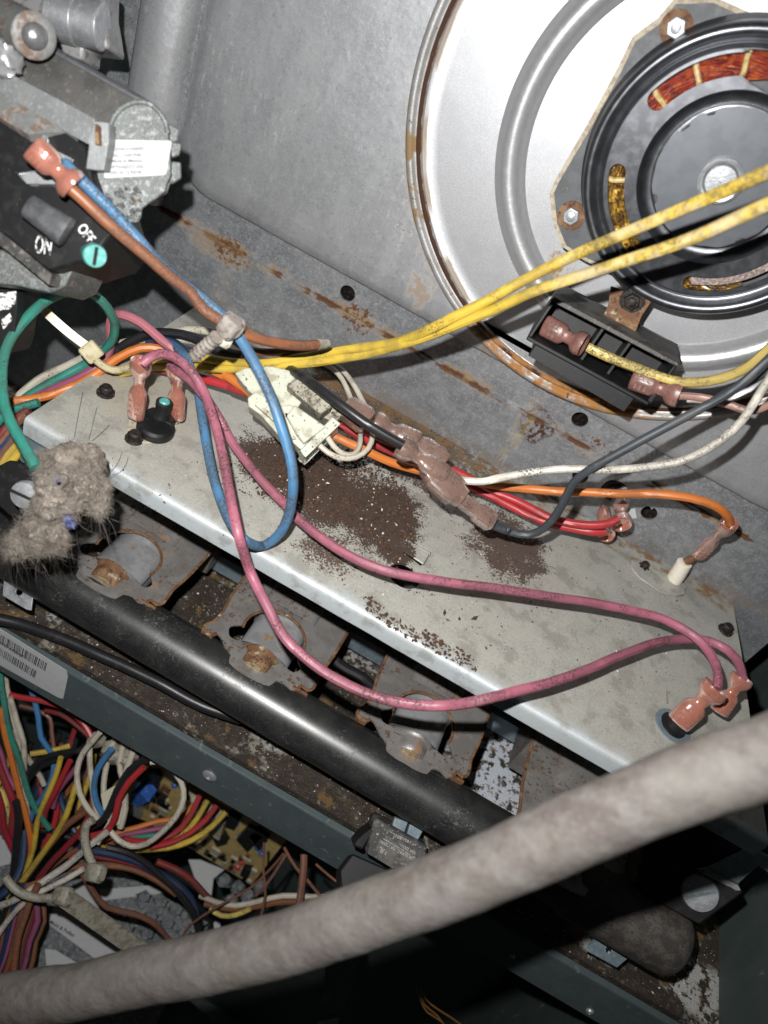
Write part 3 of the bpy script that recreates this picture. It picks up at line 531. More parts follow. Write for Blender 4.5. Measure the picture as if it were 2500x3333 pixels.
# ================================================================ capacitor tray
t = thing('capacitor_tray', 'black plastic tray with two pink connectors inside, hung under the motor on a rusty tab', 'plastic tray', W(*g('a6', (600, 500))[0][:2], 26))
F = PL(V((0, 23.2, 8.5)), (0, -1, .30))
TL, TRi, BR, BLp = onp(F, g('a6', (375, 120), (1128, 520), (935, 775), (205, 378)))
dep = V((0, 2.1, -.3)); wth = .12
ex = (TRi-TL).normalized(); ez = (TL-BLp).normalized()
M_ = [(TL, TRi, -ez), (BLp, BR, ez)]
for (a, c, iv), m in zip(M_, (M_blkdust, M_blk)):
    b = B(); b.slab([a, c, c+dep, a+dep], iv*wth); part(b, 'long_wall', m, t, bevel=.03)
for a, c, iv in ((TL, BLp, ex), (TRi, BR, -ex)):
    b = B(); b.slab([a-ez*.125, c+ez*.125, c+ez*.125+dep*.96, a-ez*.125+dep*.96], iv*wth); part(b, 'end_wall', M_blk, t, bevel=.03)
b = B(); b.slab([TL+dep*.8, TRi+dep*.8, BR+dep*.8, BLp+dep*.8], dep*.1); part(b, 'tray_floor', M_blk, t)
for f in (.42, .64):
    b = B(); p0, p1 = TL.lerp(TRi, f)-ez*.13+dep*.25, BLp.lerp(BR, f)+ez*.13+dep*.25; b.slab([p0, p1, p1+dep*.6, p0+dep*.6], ex*.08); part(b, 'divider', M_blk, t)
b = B(); lo = BLp.lerp(BR, .08); b.slab([lo+dep*.1, BR-ex*.4+dep*.1, BR-ex*.4-ez*.55+dep*.1, lo-ez*.45+dep*.1], dep*.1); part(b, 'lower_lip', M_blk, t, bevel=.03)
FT = PL(V((0, 24.4, 9.3)), (0, -1, .2)); tabp = onp(FT, g('a6', (715, 60), (960, 150), (900, 240), (860, 345), (670, 235), (700, 170)))
b = B(); b.slab(tabp, (0, .08, 0)); part(b, 'fixing_tab', M_edge, t, bevel=.02, label='rusty steel tab')
p = FT.p(*g('a6', (845, 140))[0][:2]); hexbolt(p, ax, .25, t, M_screw, .25, .38, 'bolt')
# ================================================================ yellow, brown wires on the right with tray connectors
def iw(r, lst): return g(r, *lst)
M_connt = mat('brown_pink_nylon', (.24, .115, .095), .35, 0., [(NZ(2.5, .4, .6, 6), (.17, .085, .07)), (NZ(9, .6, .68, 5), (.09, .06, .05))], trans=.15, sss=.25, bump=(7, .4, .03))
t1 = wire('grimy yellow wire from the upper connector in the black tray', YELC, iw('a6', [(575, 425, 23.8), (700, 480, 23.7), (850, 540, 23.6), (1000, 600, 23.5), (1150, 635, 23.2), (1300, 630, 22.8), (1450, 590, 22.4), (1560, 530, 22), (1700, 400, 21.5)]), .15)
a, c = at(*g('a6', (575, 425))[0][:2], 23.8), at(*g('a6', (315, 290))[0][:2], 24.3); connector(a-(c-a).normalized()*-.12, c, F.n, t1, M_connt, 1.2)
t1 = wire('dusty brown wire from the lower connector in the black tray', MAU, iw('a6', [(1125, 715, 23.4), (1250, 725, 23.3), (1350, 745, 23.1), (1450, 775, 22.9), (1540, 803, 22.7), (1620, 790, 22.5), (1720, 740, 22.2)]), .12)
a, c = at(*g('a6', (1130, 715))[0][:2], 23.4), at(*g('a6', (840, 610))[0][:2], 23.9); connector(a, c, F.n, t1, M_connt, 1.2)
wire('upper of the two long yellow wires crossing in front of the motor', YEL, [(1720, 345, 15.5), (1659, 372, 16), (1500, 440, 17.5), (1338, 508, 19), (1180, 580, 20.3), (1050, 650, 21.3), (940, 705, 22.3), (860, 738, 23.5), (740, 757, 24.5), (640, 775, 25), (560, 785, 25.2), (480, 781, 25.5), (430, 773, 25.6), (330, 778, 26), (270, 798, 26.2), (240, 800, 26.6)], .15, 'long yellow wires')
wire('lower of the two long yellow wires crossing in front of the motor', YEL, [(1720, 412, 15.6), (1659, 440, 16.1), (1480, 520, 17.6), (1300, 580, 19.1), (1160, 628, 20.3), (1040, 680, 21.5), (960, 712, 22.4), (880, 740, 23.3), (800, 762, 24.2), (700, 780, 24.8), (600, 790, 25.2), (500, 796, 25.5), (420, 794, 25.8), (330, 793, 26.2), (260, 806, 26.5)], .15, 'long yellow wires')
# ================================================================ burner box plate
t = thing('burner_box_plate', 'long galvanised plate covered with brown rust flakes, screwed under the wires', 'metal plate', (0, 16.2, 0))
front = 16.28
hp = Z(*g('b2', (952, 320))[0][:2]); sp2 = Z(*g('b3', (1085, 1225))[0][:2]); tabh = onp(PL(V((0, 0, 0)), (0, 0, 1)), g('b2', (945, 180), (985, 120), (1085, 215), (1050, 262)))
slit = onp(PL(V((0, 0, 0)), (0, 0, 1)), g('b3', (1048, 1010), (1060, 1010), (1066, 1090), (1052, 1090)))
Lx, Rx = -11.55, 13.2
corner = [Z(*q[:2]) for q in g('b3', (1435, 452), (1452, 505), (1500, 790), (1560, 1090))]
out = [V((Lx, front, 0)), V((Rx+.6, front, 0)), V((corner[3].x+.05, 19.5, 0)), corner[2], corner[1], corner[0], V((corner[0].x-.3, 26.6, 0)), V((Lx, 26.6, 0))]
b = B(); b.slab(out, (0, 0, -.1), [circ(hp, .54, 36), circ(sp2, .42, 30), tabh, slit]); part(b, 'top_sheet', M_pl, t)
b = B(); R = []
prof = [(front+.004, 0), (front-.08, -.012), (front-.15, -.05), (front-.19, -.12), (front-.20, -.22), (front-.20, -.66), (front-.12, -.66), (front-.12, -.2), (front-.06, -.1), (front+.004, -.1)]
N = 60
for i in range(N+1):
    x = Lx+(Rx+.6-Lx)*i/N; j = .012*mnoise.noise(V((x, 0, 0))); R.append([V((x, y, z+j*(1 if z < -.3 else 0))) for y, z in prof])
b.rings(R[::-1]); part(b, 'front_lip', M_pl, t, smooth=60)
b = B(); hp2 = PL(V((0, 0, .22)), (0, 0, 1)); b.slab(onp(hp2, g('b2', (950, 172), (985, 108), (1108, 180), (1068, 250))), (0, 0, -.06)); 
q0, q1 = onp(hp2, g('b2', (985, 108), (1108, 180))); b.slab([q0, q1, q1-V((0, 0, .4)), q0-V((0, 0, .4))], (0, -.06, 0)); part(b, 'bent_tab', M_pl, t, bevel=.02)
pe = PL(V((0, 16.35, 0)), (0, -1, 0)); b = B(); b.slab(onp(pe, g('a4', (160, 975), (250, 1010), (440, 1105), (700, 1245), (700, 1330), (430, 1330), (180, 1290), (130, 1235))), (0, .1, 0)); part(b, 'end_flange', M_bluesteel, t, bevel=.03)
for r_, q in (('a4', (712, 790)), ('b3', (1400, 650)), ('b3', (905, 275))):
    p = Z(*g(r_, q)[0][:2]); screw(p, (0, 0, 1), .30 if q != (905, 275) else .24, t)
for r_, q in (('a4', (905, 1100)),):
    p = Z(*g(r_, q)[0][:2]); screw(p, (0, 0, 1), .30, t)
ch = B(); rs = random.Random(11)
heap = [(520, 990), (560, 960), (640, 940), (720, 960), (830, 1000), (890, 1080), (895, 1180), (860, 1215), (800, 1170), (720, 1120), (640, 1100), (560, 1075)]
for x, y in rnd_poly_pts(heap, 4200):
    if mnoise.noise(Z(x, y)*1.1+V((4, 2, 0))) < -.28: continue
    s = random.choice((.018, .025, .035, .035, .05, .075)); chip(ch, Z(x, y)+V((0, 0, s*.3)), s, .7)
for poly, n in (([(700, 880), (860, 880), (1000, 970), (1080, 1060), (1180, 1180), (1180, 1240), (1050, 1250), (1000, 1150), (900, 1060), (780, 1000)], 1700), ([(420, 1000), (520, 960), (560, 1080), (480, 1060)], 160), ([(690, 1160), (760, 1190), (740, 1260), (685, 1230)], 150), ([(590, 1090), (760, 1110), (880, 1200), (830, 1240), (700, 1180)], 500),
                ([(820, 1215), (900, 1230), (950, 1290), (880, 1290)], 60), ([(780, 1290), (800, 1290), (860, 1340), (960, 1380), (1030, 1430), (1025, 1452), (940, 1410), (850, 1365), (790, 1320)], 240), ([(200, 960), (1500, 1250), (1450, 1480), (1300, 1500), (700, 1250), (300, 1080)], 330)):
    for x, y in rnd_poly_pts(poly, n):
        s = random.choice((.016, .02, .03, .045)); 
        if n in (240,): s = random.choice((.03, .045, .06, .09))
        if n in (1700,) and mnoise.noise(Z(x, y)*1.6) < random.uniform(-.25, .25): continue
        chip(ch, Z(x, y)+V((0, 0, s*.25)), s, .6)
for q, s in (((1190, 545), .16), ((1280, 585), .10), ((1370, 578), .15), ((1165, 728), .13), ((1210, 590), .08), ((860, 600), .14), ((1090, 700), .12), ((1440, 757), .07), ((1240, 830), .12)):
    chip(ch, Z(*g('b2', q)[0][:2])+V((0, 0, .03)), s, .2)
pc = B()
for x, y in rnd_poly_pts(heap, 130)+rnd_poly_pts([(200, 960), (1500, 1250), (1450, 1480), (1300, 1500), (700, 1250), (300, 1080)], 60): s = random.choice((.02, .025, .035, .06)); chip(pc, Z(x, y)+V((0, 0, s*.6)), s, .5)
o = part(pc, 'pale_crumbs', M_crumb); o['kind'] = 'stuff'; o['label'] = 'pale crumbs scattered among the rust flakes on the plate'
o = part(ch, 'rust_flakes', M_chip); o['kind'] = 'stuff'; o['label'] = 'heap and trails of brown rust flakes on the galvanised plate'
# ================================================================ roll-out switch, left
t = thing('thermal_switch', 'black button thermal switch with aqua reset cap and two pink connectors above it', 'switch', Z(*g('a4', (1050, 1020))[0][:2]))
gz = PL(V((0, 0, .005)), (0, 0, 1))
b = B(); b.slab(onp(gz, g('a4', (868, 975), (850, 1080), (870, 1120), (985, 1132), (1090, 1125), (1160, 1095), (1190, 1040), (1200, 960), (1130, 925), (960, 925))), (0, 0, .07)); part(b, 'mounting_plate', M_gasket, t, bevel=.015)
bc = Z(*g('a4', (1045, 1045))[0][:2], .08)
b = B(); b.lathe([(.58, 0), (.60, .06), (.60, .24), (.56, .30), (.52, .33)], bc, (0, 0, 1), 40, True); part(b, 'switch_body', M_blk, t, smooth=30)
b = B(); b.slab([bc+V((x, y, .32)) for x, y in ((-.5, .02), (.5, .02), (.42, .34), (.2, .48), (-.2, .48), (-.42, .34))], (0, 0, .26)); part(b, 'switch_block', M_blk, t, bevel=.04)
bt = bc+V((.02, .15, .55)); b = B(); b.lathe([(.27, 0), (.27, .10), (.24, .14), (.24, .42), (.26, .46), (.26, .60), (.20, .64), (.17, .60)], bt, (0, 0, 1), 28, True); part(b, 'button_sleeve', M_blk, t)
b = B(); b.lathe([(.17, 0), (.17, .05), (.13, .09), (.01, .10)], bt+V((0, 0, .585)), (0, 0, 1), 24, True); part(b, 'reset_button', M_greencap, t)
b = B()
for q in ((930, 950), (1180, 968)):
    p = Z(*g('a4', q)[0][:2], .1); b.box(p+V((0, 0, .15)), (.18, 0, 0), (0, .03, 0), (0, 0, .3))
part(b, 'terminal', M_metal, t)
# pink wires
pA = [*iw('a4', [(960, 590, 3.05), (1000, 556, 3.2), (1080, 522, 3.3), (1180, 545, 3.2), (1290, 640, 2.9), (1370, 770, 2.6), (1430, 930, 2.4), (1480, 1100, 2.2), (1520, 1300, 2.0), (1558, 1500, 1.8)]), (516, 1157, 1.5), *iw('b1', [(1500, 300, 22.3), (1600, 500, 22)]), (617, 1380, 22), (675, 1434, 21.9), (733, 1470, 21.8), (801, 1501, 21.6), (873, 1519, 21.4), (963, 1524, 21.3), (1035, 1513, 1.4), (1107, 1495, 1.5), (1134, 1495-7, 1.5), (1224, 1463, 1.5), (1350, 1412, 1.5), (1422, 1387, 1.5), (1469, 1381, 1.5), (1530, 1385, 1.7), (1573, 1405, 1.9), (1598, 1438, 2.1), (1604, 1466, 2.2)]
tA = wire('pink wire drooping below the plate edge, from the aqua-capped switch to the far right connector', PNK, pA, .15, 'pink wires looping over the plate')
p1 = Z(*g('a4', (915, 955))[0][:2], .35); p0 = on(*g('a4', (955, 565))[0][:2], 1, p1.y+.05); connector(p0, p1, (0, -1, .2), tA, M_conn, 1.02)
e0 = D((1605, 1463, 2.2)); e1 = Z(*g('b3', (1360, 1140))[0][:2], 1.0); connector(e0, e1, (0, -.5, 1), tA, M_conn, 1.08)
p1 = Z(*g('a4', (1190, 960))[0][:2], .35); p0 = on(*g('a4', (1195, 600))[0][:2], 1, p1.y+.05)
pB = [p0+V((0, 0, -.1)), p0+V((.05, .1, .3)), p0+V((.3, .35, .25)), p0+V((.6, .5, -.2))]
pB = [(368, 789, p0.z+.1), *iw('a4', [(1290, 700, 2.6), (1370, 800, 2.0), (1430, 880, 1.6), (1480, 960, 1.3)]), *iw('a5', [(100, 905, .95), (250, 1100, .8), (370, 1220, .8), (450, 1310, .9), (600, 1430, 1.1), (750, 1520, 1.3), (900, 1580, 1.5), (1060, 1620, 1.6), (1300, 1655, 1.7)]), *iw('b3', [(200, 422, 1.8), (500, 468, 1.8), (800, 520, 1.8), (1000, 570, 1.9), (1150, 640, 2.0), (1270, 730, 2.1), (1340, 840, 2.2), (1360, 935, 2.3), (1350, 1000, 2.2)])]
tB = wire('pink wire running along the middle of the plate to the big right connector', PNK, pB, .148, 'pink wires looping over the plate')
connector(p0, p1, (0, -1, .2), tB, M_conn, 1.02)
e0 = D((*g('b3', (1350, 990))[0][:2], 2.2)); e1 = Z(*g('b3', (1115, 1205))[0][:2], .75); connector(e0, e1, (0, -.6, 1), tB, M_conn, 1.35)
wire('mauve pink wire arching beside the green loop and joining the bundle', wmat('dusty_rose_insulation', (.36, .12, .15), .3, (.07, .03, .035)), [*iw('a4', [(1330, 700, 26.2), (1200, 530, 26), (1080, 420, 25.8), (950, 310, 25.6), (830, 255, 25.5), (765, 262, 25.6), (740, 330, 25.9), (745, 430, 26.3), (725, 530, 26.7), (650, 610, 27), (520, 690, 27), (420, 745, 27), (300, 800, 27), (100, 880, 27)])], .16)
# ================================================================ roll-out switch, right
t = thing('barrel_switch', 'black barrel switch standing in the plate beneath the large right connectors', 'switch', (sp2.x, sp2.y, 0))
b = B(); b.lathe([(.42, .0), (.46, .02), (.46, .08), (.38, .12), (.38, .55), (.35, .62)], (sp2.x, sp2.y, 0), (.15, .05, 1), 36, True); part(b, 'switch_barrel', M_blk, t)
b = B(); b.slab(circ((sp2.x, sp2.y, .012), .62, 30), (0, 0, .05), [circ((sp2.x, sp2.y, .012), .44, 30)]); part(b, 'bezel', M_bluesteel, t)
# ================================================================ flame sensor
t = thing('flame_sensor', 'white ceramic sensor on a small oval bracket at the back edge of the plate', 'sensor', Z(*g('b3', (1090, 340))[0][:2]))
b = B(); b.slab(onp(PL(V((0, 0, .03)), (0, 0, 1)), g('b3', (830, 235), (860, 215), (960, 240), (1110, 340), (1160, 400), (1150, 440), (1100, 450), (1010, 420), (880, 330), (835, 275))), (0, 0, .07)); part(b, 'bracket', M_pl, t, bevel=.015)
p0 = Z(*g('b3', (1095, 345))[0][:2], .08); p1 = on(*g('b3', (1160, 240))[0][:2], 1, p0.y+.0)
e = (p1-p0); b = B(); b.lathe([(.30, 0), (.31, e.length*.45), (.29, e.length*.97), (.22, e.length)], p0, e, 28, True); part(b, 'ceramic', M_ceram, t)
p2 = on(*g('b3', (1235, 205))[0][:2], 1, p0.y+.1); b = B(); b.tube([p1, p1.lerp(p2, .4), p2], [.15, .17, .10], 10); part(b, 'terminal_stud', M_edge, t)
ow = [*iw('a5', [(640, 860, 25.6), (800, 935, 25.8), (950, 1000, 26.2), (1130, 1055, 26.6)]), *iw('a6', [(0, 1247, 27), (100, 1262, 27), (250, 1275, 27), (400, 1290, 26.8), (700, 1300, 26.3), (1000, 1305, 25.8), (1200, 1330, 25.6), (1340, 1375, 25.6), (1410, 1430, 25.9), (1430, 1480, 26.2)])]
to = wire('orange wire running right from the milky plug to the ceramic sensor', ORG, ow, .15)
a = D(ow[-1]); connector(a, p2, (0, -1, .3), to, M_conn, .95)
# ================================================================ wires from the gas valve
wire('blue wire from the gas valve hanging in a big loop over the plate', BLUL, [*iw('a1', [(430, 1100, 18.8), (520, 1185, 18.8), (800, 1470, 19.4), (1000, 1690, 19.9), (1150, 1850, 20.3), (1400, 2040, 20.9)]), (500, 700, 21.2), (517, 730, 21.3), (547, 777, 21.2), (582, 850, 21.2), (607, 920, 21.3), (626, 980, 21.5), (633, 1040, 21.8), (628, 1100, 22.4), (606, 1150, 22.9), (572, 1178, 23.3), (530, 1168, .9), (500, 1132, .8), (470, 1060, .8), (450, 980, 1.0), (436, 900, 1.3), (425, 830, 1.6), (405, 780, 2), (378, 748, 26), (345, 735, 26.8), (310, 737, 27.5)], .15)
tO = wire('brown-orange wire from the gas valve ending in a pale tip above the yellow wires', ORB, [*iw('a1', [(440, 1240, 18.4), (560, 1345, 18.6), (700, 1480, 18.9), (850, 1610, 19.3), (1000, 1735, 19.7), (1150, 1870, 20.1), (1280, 1975, 20.5)]), (440, 668, 20.8), (478, 693, 21), (510, 713, 21.4), (550, 731, 21.8), (600, 742, 22.3), (650, 746, 22.8), (690, 744, 23.2)], .152)
b = B(); b.tube([at(686, 744, 23.15), at(700, 743, 23.3), at(709, 741, 23.4)], [.17, .15, .12], 12); part(b, 'wire_tip', M_tied, tO)
a, c = at(*g('a1', (500, 1260))[0][:2], 18.5), at(*g('a1', (215, 985))[0][:2], 18.0); connector(a, c, (.2, -.8, .3), tO, M_conn, 1.18)
wire('dark brown wire lying just under the pale-tipped wire', BRN, [(505, 735, 24.6), (540, 756, 25), (590, 761, 25), (650, 757, 25.2), (712, 753, 25.4)], .13)
# clip
t = thing('cable_clip', 'grubby nylon cable clip gripping the brown and blue wires', 'cable clip', at(480, 720, 20.6))
a, c = at(420, 770, 21.4), at(468, 728, 20.7); b = B(); L = (c-a).length; pr = []
for k in range(14): pr += [(.17+.025*(k % 2), L*k/13)]
b.lathe(pr, a, c-a, 16, True); part(b, 'ribbed_stem', M_clip, t, smooth=20)
a, c = at(484, 722, 20.9), at(508, 690, 20.5); b = B(); b.loft(a, c, (0, -1, .5), [(0, .22, .16), (.15, .28, .20), (.85, .28, .20), (1, .2, .15)], 16, 4); part(b, 'clamp_block', M_clip, t)
cc = at(500, 702, 20.8); wd = (at(520, 718, 21.3)-at(480, 694, 20.8)).normalized(); b = B(); b.lathe([(.22, -.22), (.30, -.2), (.31, .2), (.22, .22)], cc, wd, 24); part(b, 'clamp_ring', M_clip, t)
a, c = at(476, 730, 21), at(500, 742, 21.1); b = B(); b.loft(a, c, (0, -1, .5), [(0, .14, .1), (.2, .2, .14), (.8, .2, .14), (1, .12, .1)], 14, 4); part(b, 'pale_insert', M_plug, t)
# ================================================================ green loop, left bundle
wire('green wire looping up on the left and down into the lint clump', GRN, [*iw('a4', [(240, 1290, 20.5), (205, 1220, 20.6), (150, 1120, 20.8), (90, 1020, 21), (40, 900, 21.2), (15, 780, 21.5), (12, 620, 21.8), (35, 500, 22), (90, 390, 22.2), (200, 260, 22.5), (330, 150, 23), (470, 95, 23.5), (590, 100, 24), (690, 165, 24.5), (750, 250, 25), (775, 330, 25.5), (760, 420, 26), (700, 500, 26.5), (600, 575, 27), (450, 660, 27), (300, 742, 27), (200, 800, 27), (80, 890, 27.2), (-60, 960, 27.5)])], .15)
wire('orange wire at the lowest edge of the left bundle, running to the milky plug', ORG, [*iw('a4', [(-60, 850, 25.5), (90, 842, 25.6), (250, 820, 25.8), (450, 762, 26), (650, 655, 26.2), (800, 545, 26.2), (950, 482, 26.2), (1080, 488, 26.3), (1200, 545, 26.4), (1330, 600, 26.4), (1450, 640, 26.2), (1560, 690, 26)]), *iw('a5', [(60, 530, 25.6), (130, 580, 25.5), (200, 640, 25.2)])], .155)
wire('cream wire on top of the left bundle rising from the dark corner', WHT, iw('a4', [(60, 870, 27.6), (120, 815, 27.6), (250, 705, 27.5), (450, 605, 27.4), (580, 540, 27.3), (780, 465, 27.3), (900, 432, 27.2), (1020, 415, 27.1), (1150, 415, 27), (1300, 432, 27), (1430, 470, 27), (1560, 500, 27)]), .15)
wire('cream wire curving to the cable clip behind the black wire', WHT, iw('a4', [(1000, 420, 27.4), (1100, 380, 27.3), (1250, 362, 27.2), (1400, 368, 27), (1500, 390, 26.8), (1590, 430, 26.6)]), .14)
wire('black wire arching over the left bundle', BLK, iw('a4', [(640, 620, 27.3), (760, 520, 27), (860, 445, 26.8), (1000, 385, 26.6), (1150, 378, 26.5), (1300, 410, 26.4), (1420, 470, 26.3), (1500, 505, 26.2), (1640, 535, 26)]), .16)
wire('dark slate wire under the cream wire in the left bundle', SLT, iw('a4', [(900, 470, 27.4), (1050, 435, 27.3), (1200, 440, 27.2), (1350, 480, 27.2), (1500, 520, 27.2), (1640, 545, 27.2)]), .15)
wire('purple wire between green and orange in the left bundle', PUR, iw('a4', [(-60, 985, 27), (100, 890, 27), (300, 790, 26.9), (450, 722, 26.8), (600, 645, 26.7), (720, 575, 26.8), (850, 530, 27)]), .15)
wire('short navy wire curling behind the pink arch', NVY, iw('a4', [(1000, 450, 26.9), (1100, 430, 26.6), (1190, 455, 26.3), (1250, 520, 26), (1290, 620, 25.6)]), .15)
r1 = wire('upper red wire from the bundle into the milky plug', RED, [*iw('a4', [(1040, 620, 26.8), (1200, 650, 26.6), (1400, 700, 26.3), (1659, 770, 26)]), *iw('a5', [(90, 598, 25.8), (190, 632, 25.6), (250, 660, 25.4)])], .15)
wire('orange stub leaving the bundle just above the red wire', ORG, iw('a4', [(1420, 600, 26.6), (1500, 650, 26.5), (1600, 715, 26.3), (1700, 775, 26)]), .15)
for lab, m, pts in (('yellow wire leaving at the far left edge below the plate corner', YEL, [(-40, 1370), (0, 1300), (60, 1200), (140, 1120)]), ('second yellow wire at the far left edge, nearer the lint', YEL, [(-40, 1480), (10, 1340), (80, 1240), (145, 1165)]),
                    ('brown wire slipping past the left end of the plate', ORB, [(-40, 1180), (40, 1090), (100, 1000), (180, 930)]), ('navy wire at the left end of the plate', NVY, [(-40, 1240), (30, 1140), (100, 1070), (150, 1020)]),
                    ('dark red wire at the left end of the plate', DRD, [(-40, 1120), (40, 1030), (110, 960), (200, 900)]), ('teal wire dropping at the far left edge', GRN, [(-40, 1010), (40, 930), (120, 890), (260, 850)]), ('dark brown wire at the far left edge above the yellow pair', BRN, [(-40, 1300), (20, 1200), (90, 1110), (150, 1060)])):
    wire(lab, m, [(x, y, 25.2) for x, y in g('a4', *pts)], .15)
# cream cable tie on the bundle
t = thing('cable_tie', 'long cream cable tie strapped round the left bundle', 'cable tie', at(200, 765, 25.5))
b = B(); P = [D(q) for q in iw('a4', [(120, 60, 24.5), (200, 130, 24.7), (330, 260, 24.9), (480, 390, 25.2), (600, 480, 25.4)])]; sp = spline(P)
b.add([], []); R = []
for i, p in enumerate(sp):
    e = (sp[min(i+1, len(sp)-1)]-sp[max(i-1, 0)]).normalized(); n_ = (CO-p).normalized(); n_ = (n_-e*n_.dot(e)).normalized(); s_ = e.cross(n_)
    R.append([p+s_*.14+n_*.035, p-s_*.14+n_*.035, p-s_*.14-n_*.035, p+s_*.14-n_*.035])
b.rings(R); part(b, 'tie_tail', M_tie, t, smooth=30)
a, c = at(*g('a4', (570, 545))[0][:2], 25.3), at(*g('a4', (665, 470))[0][:2], 25.3); b = B(); b.loft(a, c, CO-a, [(0, .26, .16), (.08, .30, .2), (.92, .30, .2), (1, .26, .16)], 16, 6); part(b, 'tie_head', M_tie, t)
b = B(); b.tube(spline([D(q) for q in iw('a4', [(620, 540, 25.4), (690, 600, 25.4), (760, 632, 25.5), (840, 622, 25.8), (900, 600, 26.3)])]), .12, 8); part(b, 'tie_band', M_tie, t)
# ================================================================ milky plug
t = thing('wire_plug', 'milky white nylon wire plug lying across the plate', 'plug connector', at(*g('a5', (400, 720))[0][:2], 26))
def slabpx(r, pts, tt, nrm, th): 
    q = g(r, *pts); c = at(q[0][0], q[0][1], tt); pl = PL(c, nrm); P = onp(pl, [x[:2] for x in q]); bb = B(); bb.slab(P, -pl.n*th); return bb, pl
nn = (0.05, -.62, .78)
bb, pl = slabpx('a5', [(105, 520), (160, 492), (300, 480), (405, 505), (445, 545), (385, 588), (480, 660), (420, 745), (350, 740), (180, 615)], 24.6, nn, .75); part(bb, 'socket_half', M_plug, t, bevel=.05)
bb, _ = slabpx('a5', [(385, 590), (440, 548), (632, 700), (568, 742)], 24.3, nn, .7); part(bb, 'latch_block', M_plugd, t, bevel=.05)
bb, pl = slabpx('a5', [(175, 655), (210, 625), (262, 640), (330, 700), (405, 690), (575, 805), (640, 780), (490, 955), (400, 880), (365, 880), (240, 740), (180, 700)], 24.2, nn, .8); part(bb, 'plug_half', M_plug, t, bevel=.06)
bb, _ = slabpx('a5', [(385, 750), (430, 690), (600, 810), (480, 900), (440, 850)], 24.0, nn, .3); part(bb, 'raised_key', M_plug, t, bevel=.05)
bb, _ = slabpx('a5', [(455, 945), (488, 968), (668, 795), (634, 768)], 23.95, nn, 1.0); part(bb, 'end_collar', M_plug, t, bevel=.04)
bb, _ = slabpx('a5', [(215, 690), (230, 672), (330, 760), (315, 778)], 24.0, nn, .3); part(bb, 'latch_arm', M_plug, t, bevel=.02)
bb, _ = slabpx('a5', [(560, 745), (640, 690), (700, 740), (640, 790)], 25.0, nn, .5); part(bb, 'socket_end', M_plugd, t, bevel=.05)
for lab, pts in (('thin white wire making the inner loop out of the plug', [(596, 850, 24.4), (640, 915, 24.5), (690, 955, 24.7), (745, 960, 25), (778, 920, 25.4), (785, 850, 25.9), (765, 750, 26.6), (730, 650, 27.2), (690, 560, 27.6), (640, 500, 28), (560, 455, 28.2)]),
                 ('thin white wire making the outer loop out of the plug', [(552, 900, 24.4), (610, 950, 24.5), (680, 980, 24.6), (760, 975, 24.9), (825, 930, 25.2), (850, 860, 25.6), (830, 750, 26.2), (790, 660, 27), (740, 570, 27.5), (680, 500, 28), (600, 450, 28.2)])):
    wire(lab, WHG if False else WHT, iw('a5', pts), .092, 'thin white wires looping out of the plug')
# red pair to the wall switch
rr1 = [*iw('a5', [(560, 700, 26), (640, 755, 26.2), (720, 790, 26.4), (860, 840, 26.8), (1050, 950, 27.4), (1250, 1030, 27.8), (1380, 1090, 27.9)]), *iw('a6', [(40, 1300, 27.9), (150, 1345, 27.8), (250, 1395, 27.6), (350, 1445, 27.4), (480, 1480, 27.2), (600, 1492, 27), (700, 1482, 26.9), (760, 1452, 26.9)])]
rr2 = [*iw('a5', [(600, 760, 26.4), (800, 870, 26.9), (1050, 990, 27.6), (1250, 1080, 28)]), *iw('a6', [(0, 1318, 28), (100, 1370, 28), (220, 1430, 27.9), (350, 1480, 27.7), (480, 1510, 27.6), (600, 1532, 27.4), (680, 1532, 27.4)])]
tr1 = wire('upper red wire running from the plug to the round hole in the back wall', RED, rr1, .15, 'red wires to the wall switch'); tr2 = wire('lower red wire running from the plug to the round hole in the back wall', RED, rr2, .15, 'red wires to the wall switch')
connector(W(*g('a6', (780, 1490))[0][:2], 24.4), W(*g('a6', (775, 1290))[0][:2], 26.2), (0, -1, 0), tr1, M_conn, 1.15); connector(W(*g('a6', (690, 1555))[0][:2], 24.7), W(*g('a6', (670, 1400))[0][:2], 26.2), (0, -1, 0), tr2, M_conn, 1.05)
t = thing('limit_switch', 'round limit switch set in the hole behind the red wire connectors', 'switch', (hE.x, yL, hE.z-.5))
b = B(); b.lathe([(.47, -.6), (.47, .02), (.42, .08), (.3, .08), (.28, .25), (.01, .25)], (hE.x, yL, hE.z), ax, 32); part(b, 'switch_can', M_screw, t)
pws = PL(V((0, yL-.03, 0)), (0, -1, 0)); b = B(); b.slab(onp(pws, g('a6', (800, 1400), (862, 1392), (872, 1450), (812, 1452))), (0, .015, 0)); part(b, 'white_sticker', M_paper, t)
b = B(); b.slab(onp(PL(V((0, yL-.02, 0)), (0, -1, 0)), g('a6', (640, 1215), (850, 1170), (960, 1230), (1010, 1360), (960, 1400), (880, 1250), (820, 1270), (760, 1225), (650, 1260))), (0, .015, 0)); part(b, 'switch_flange', M_wall, t)
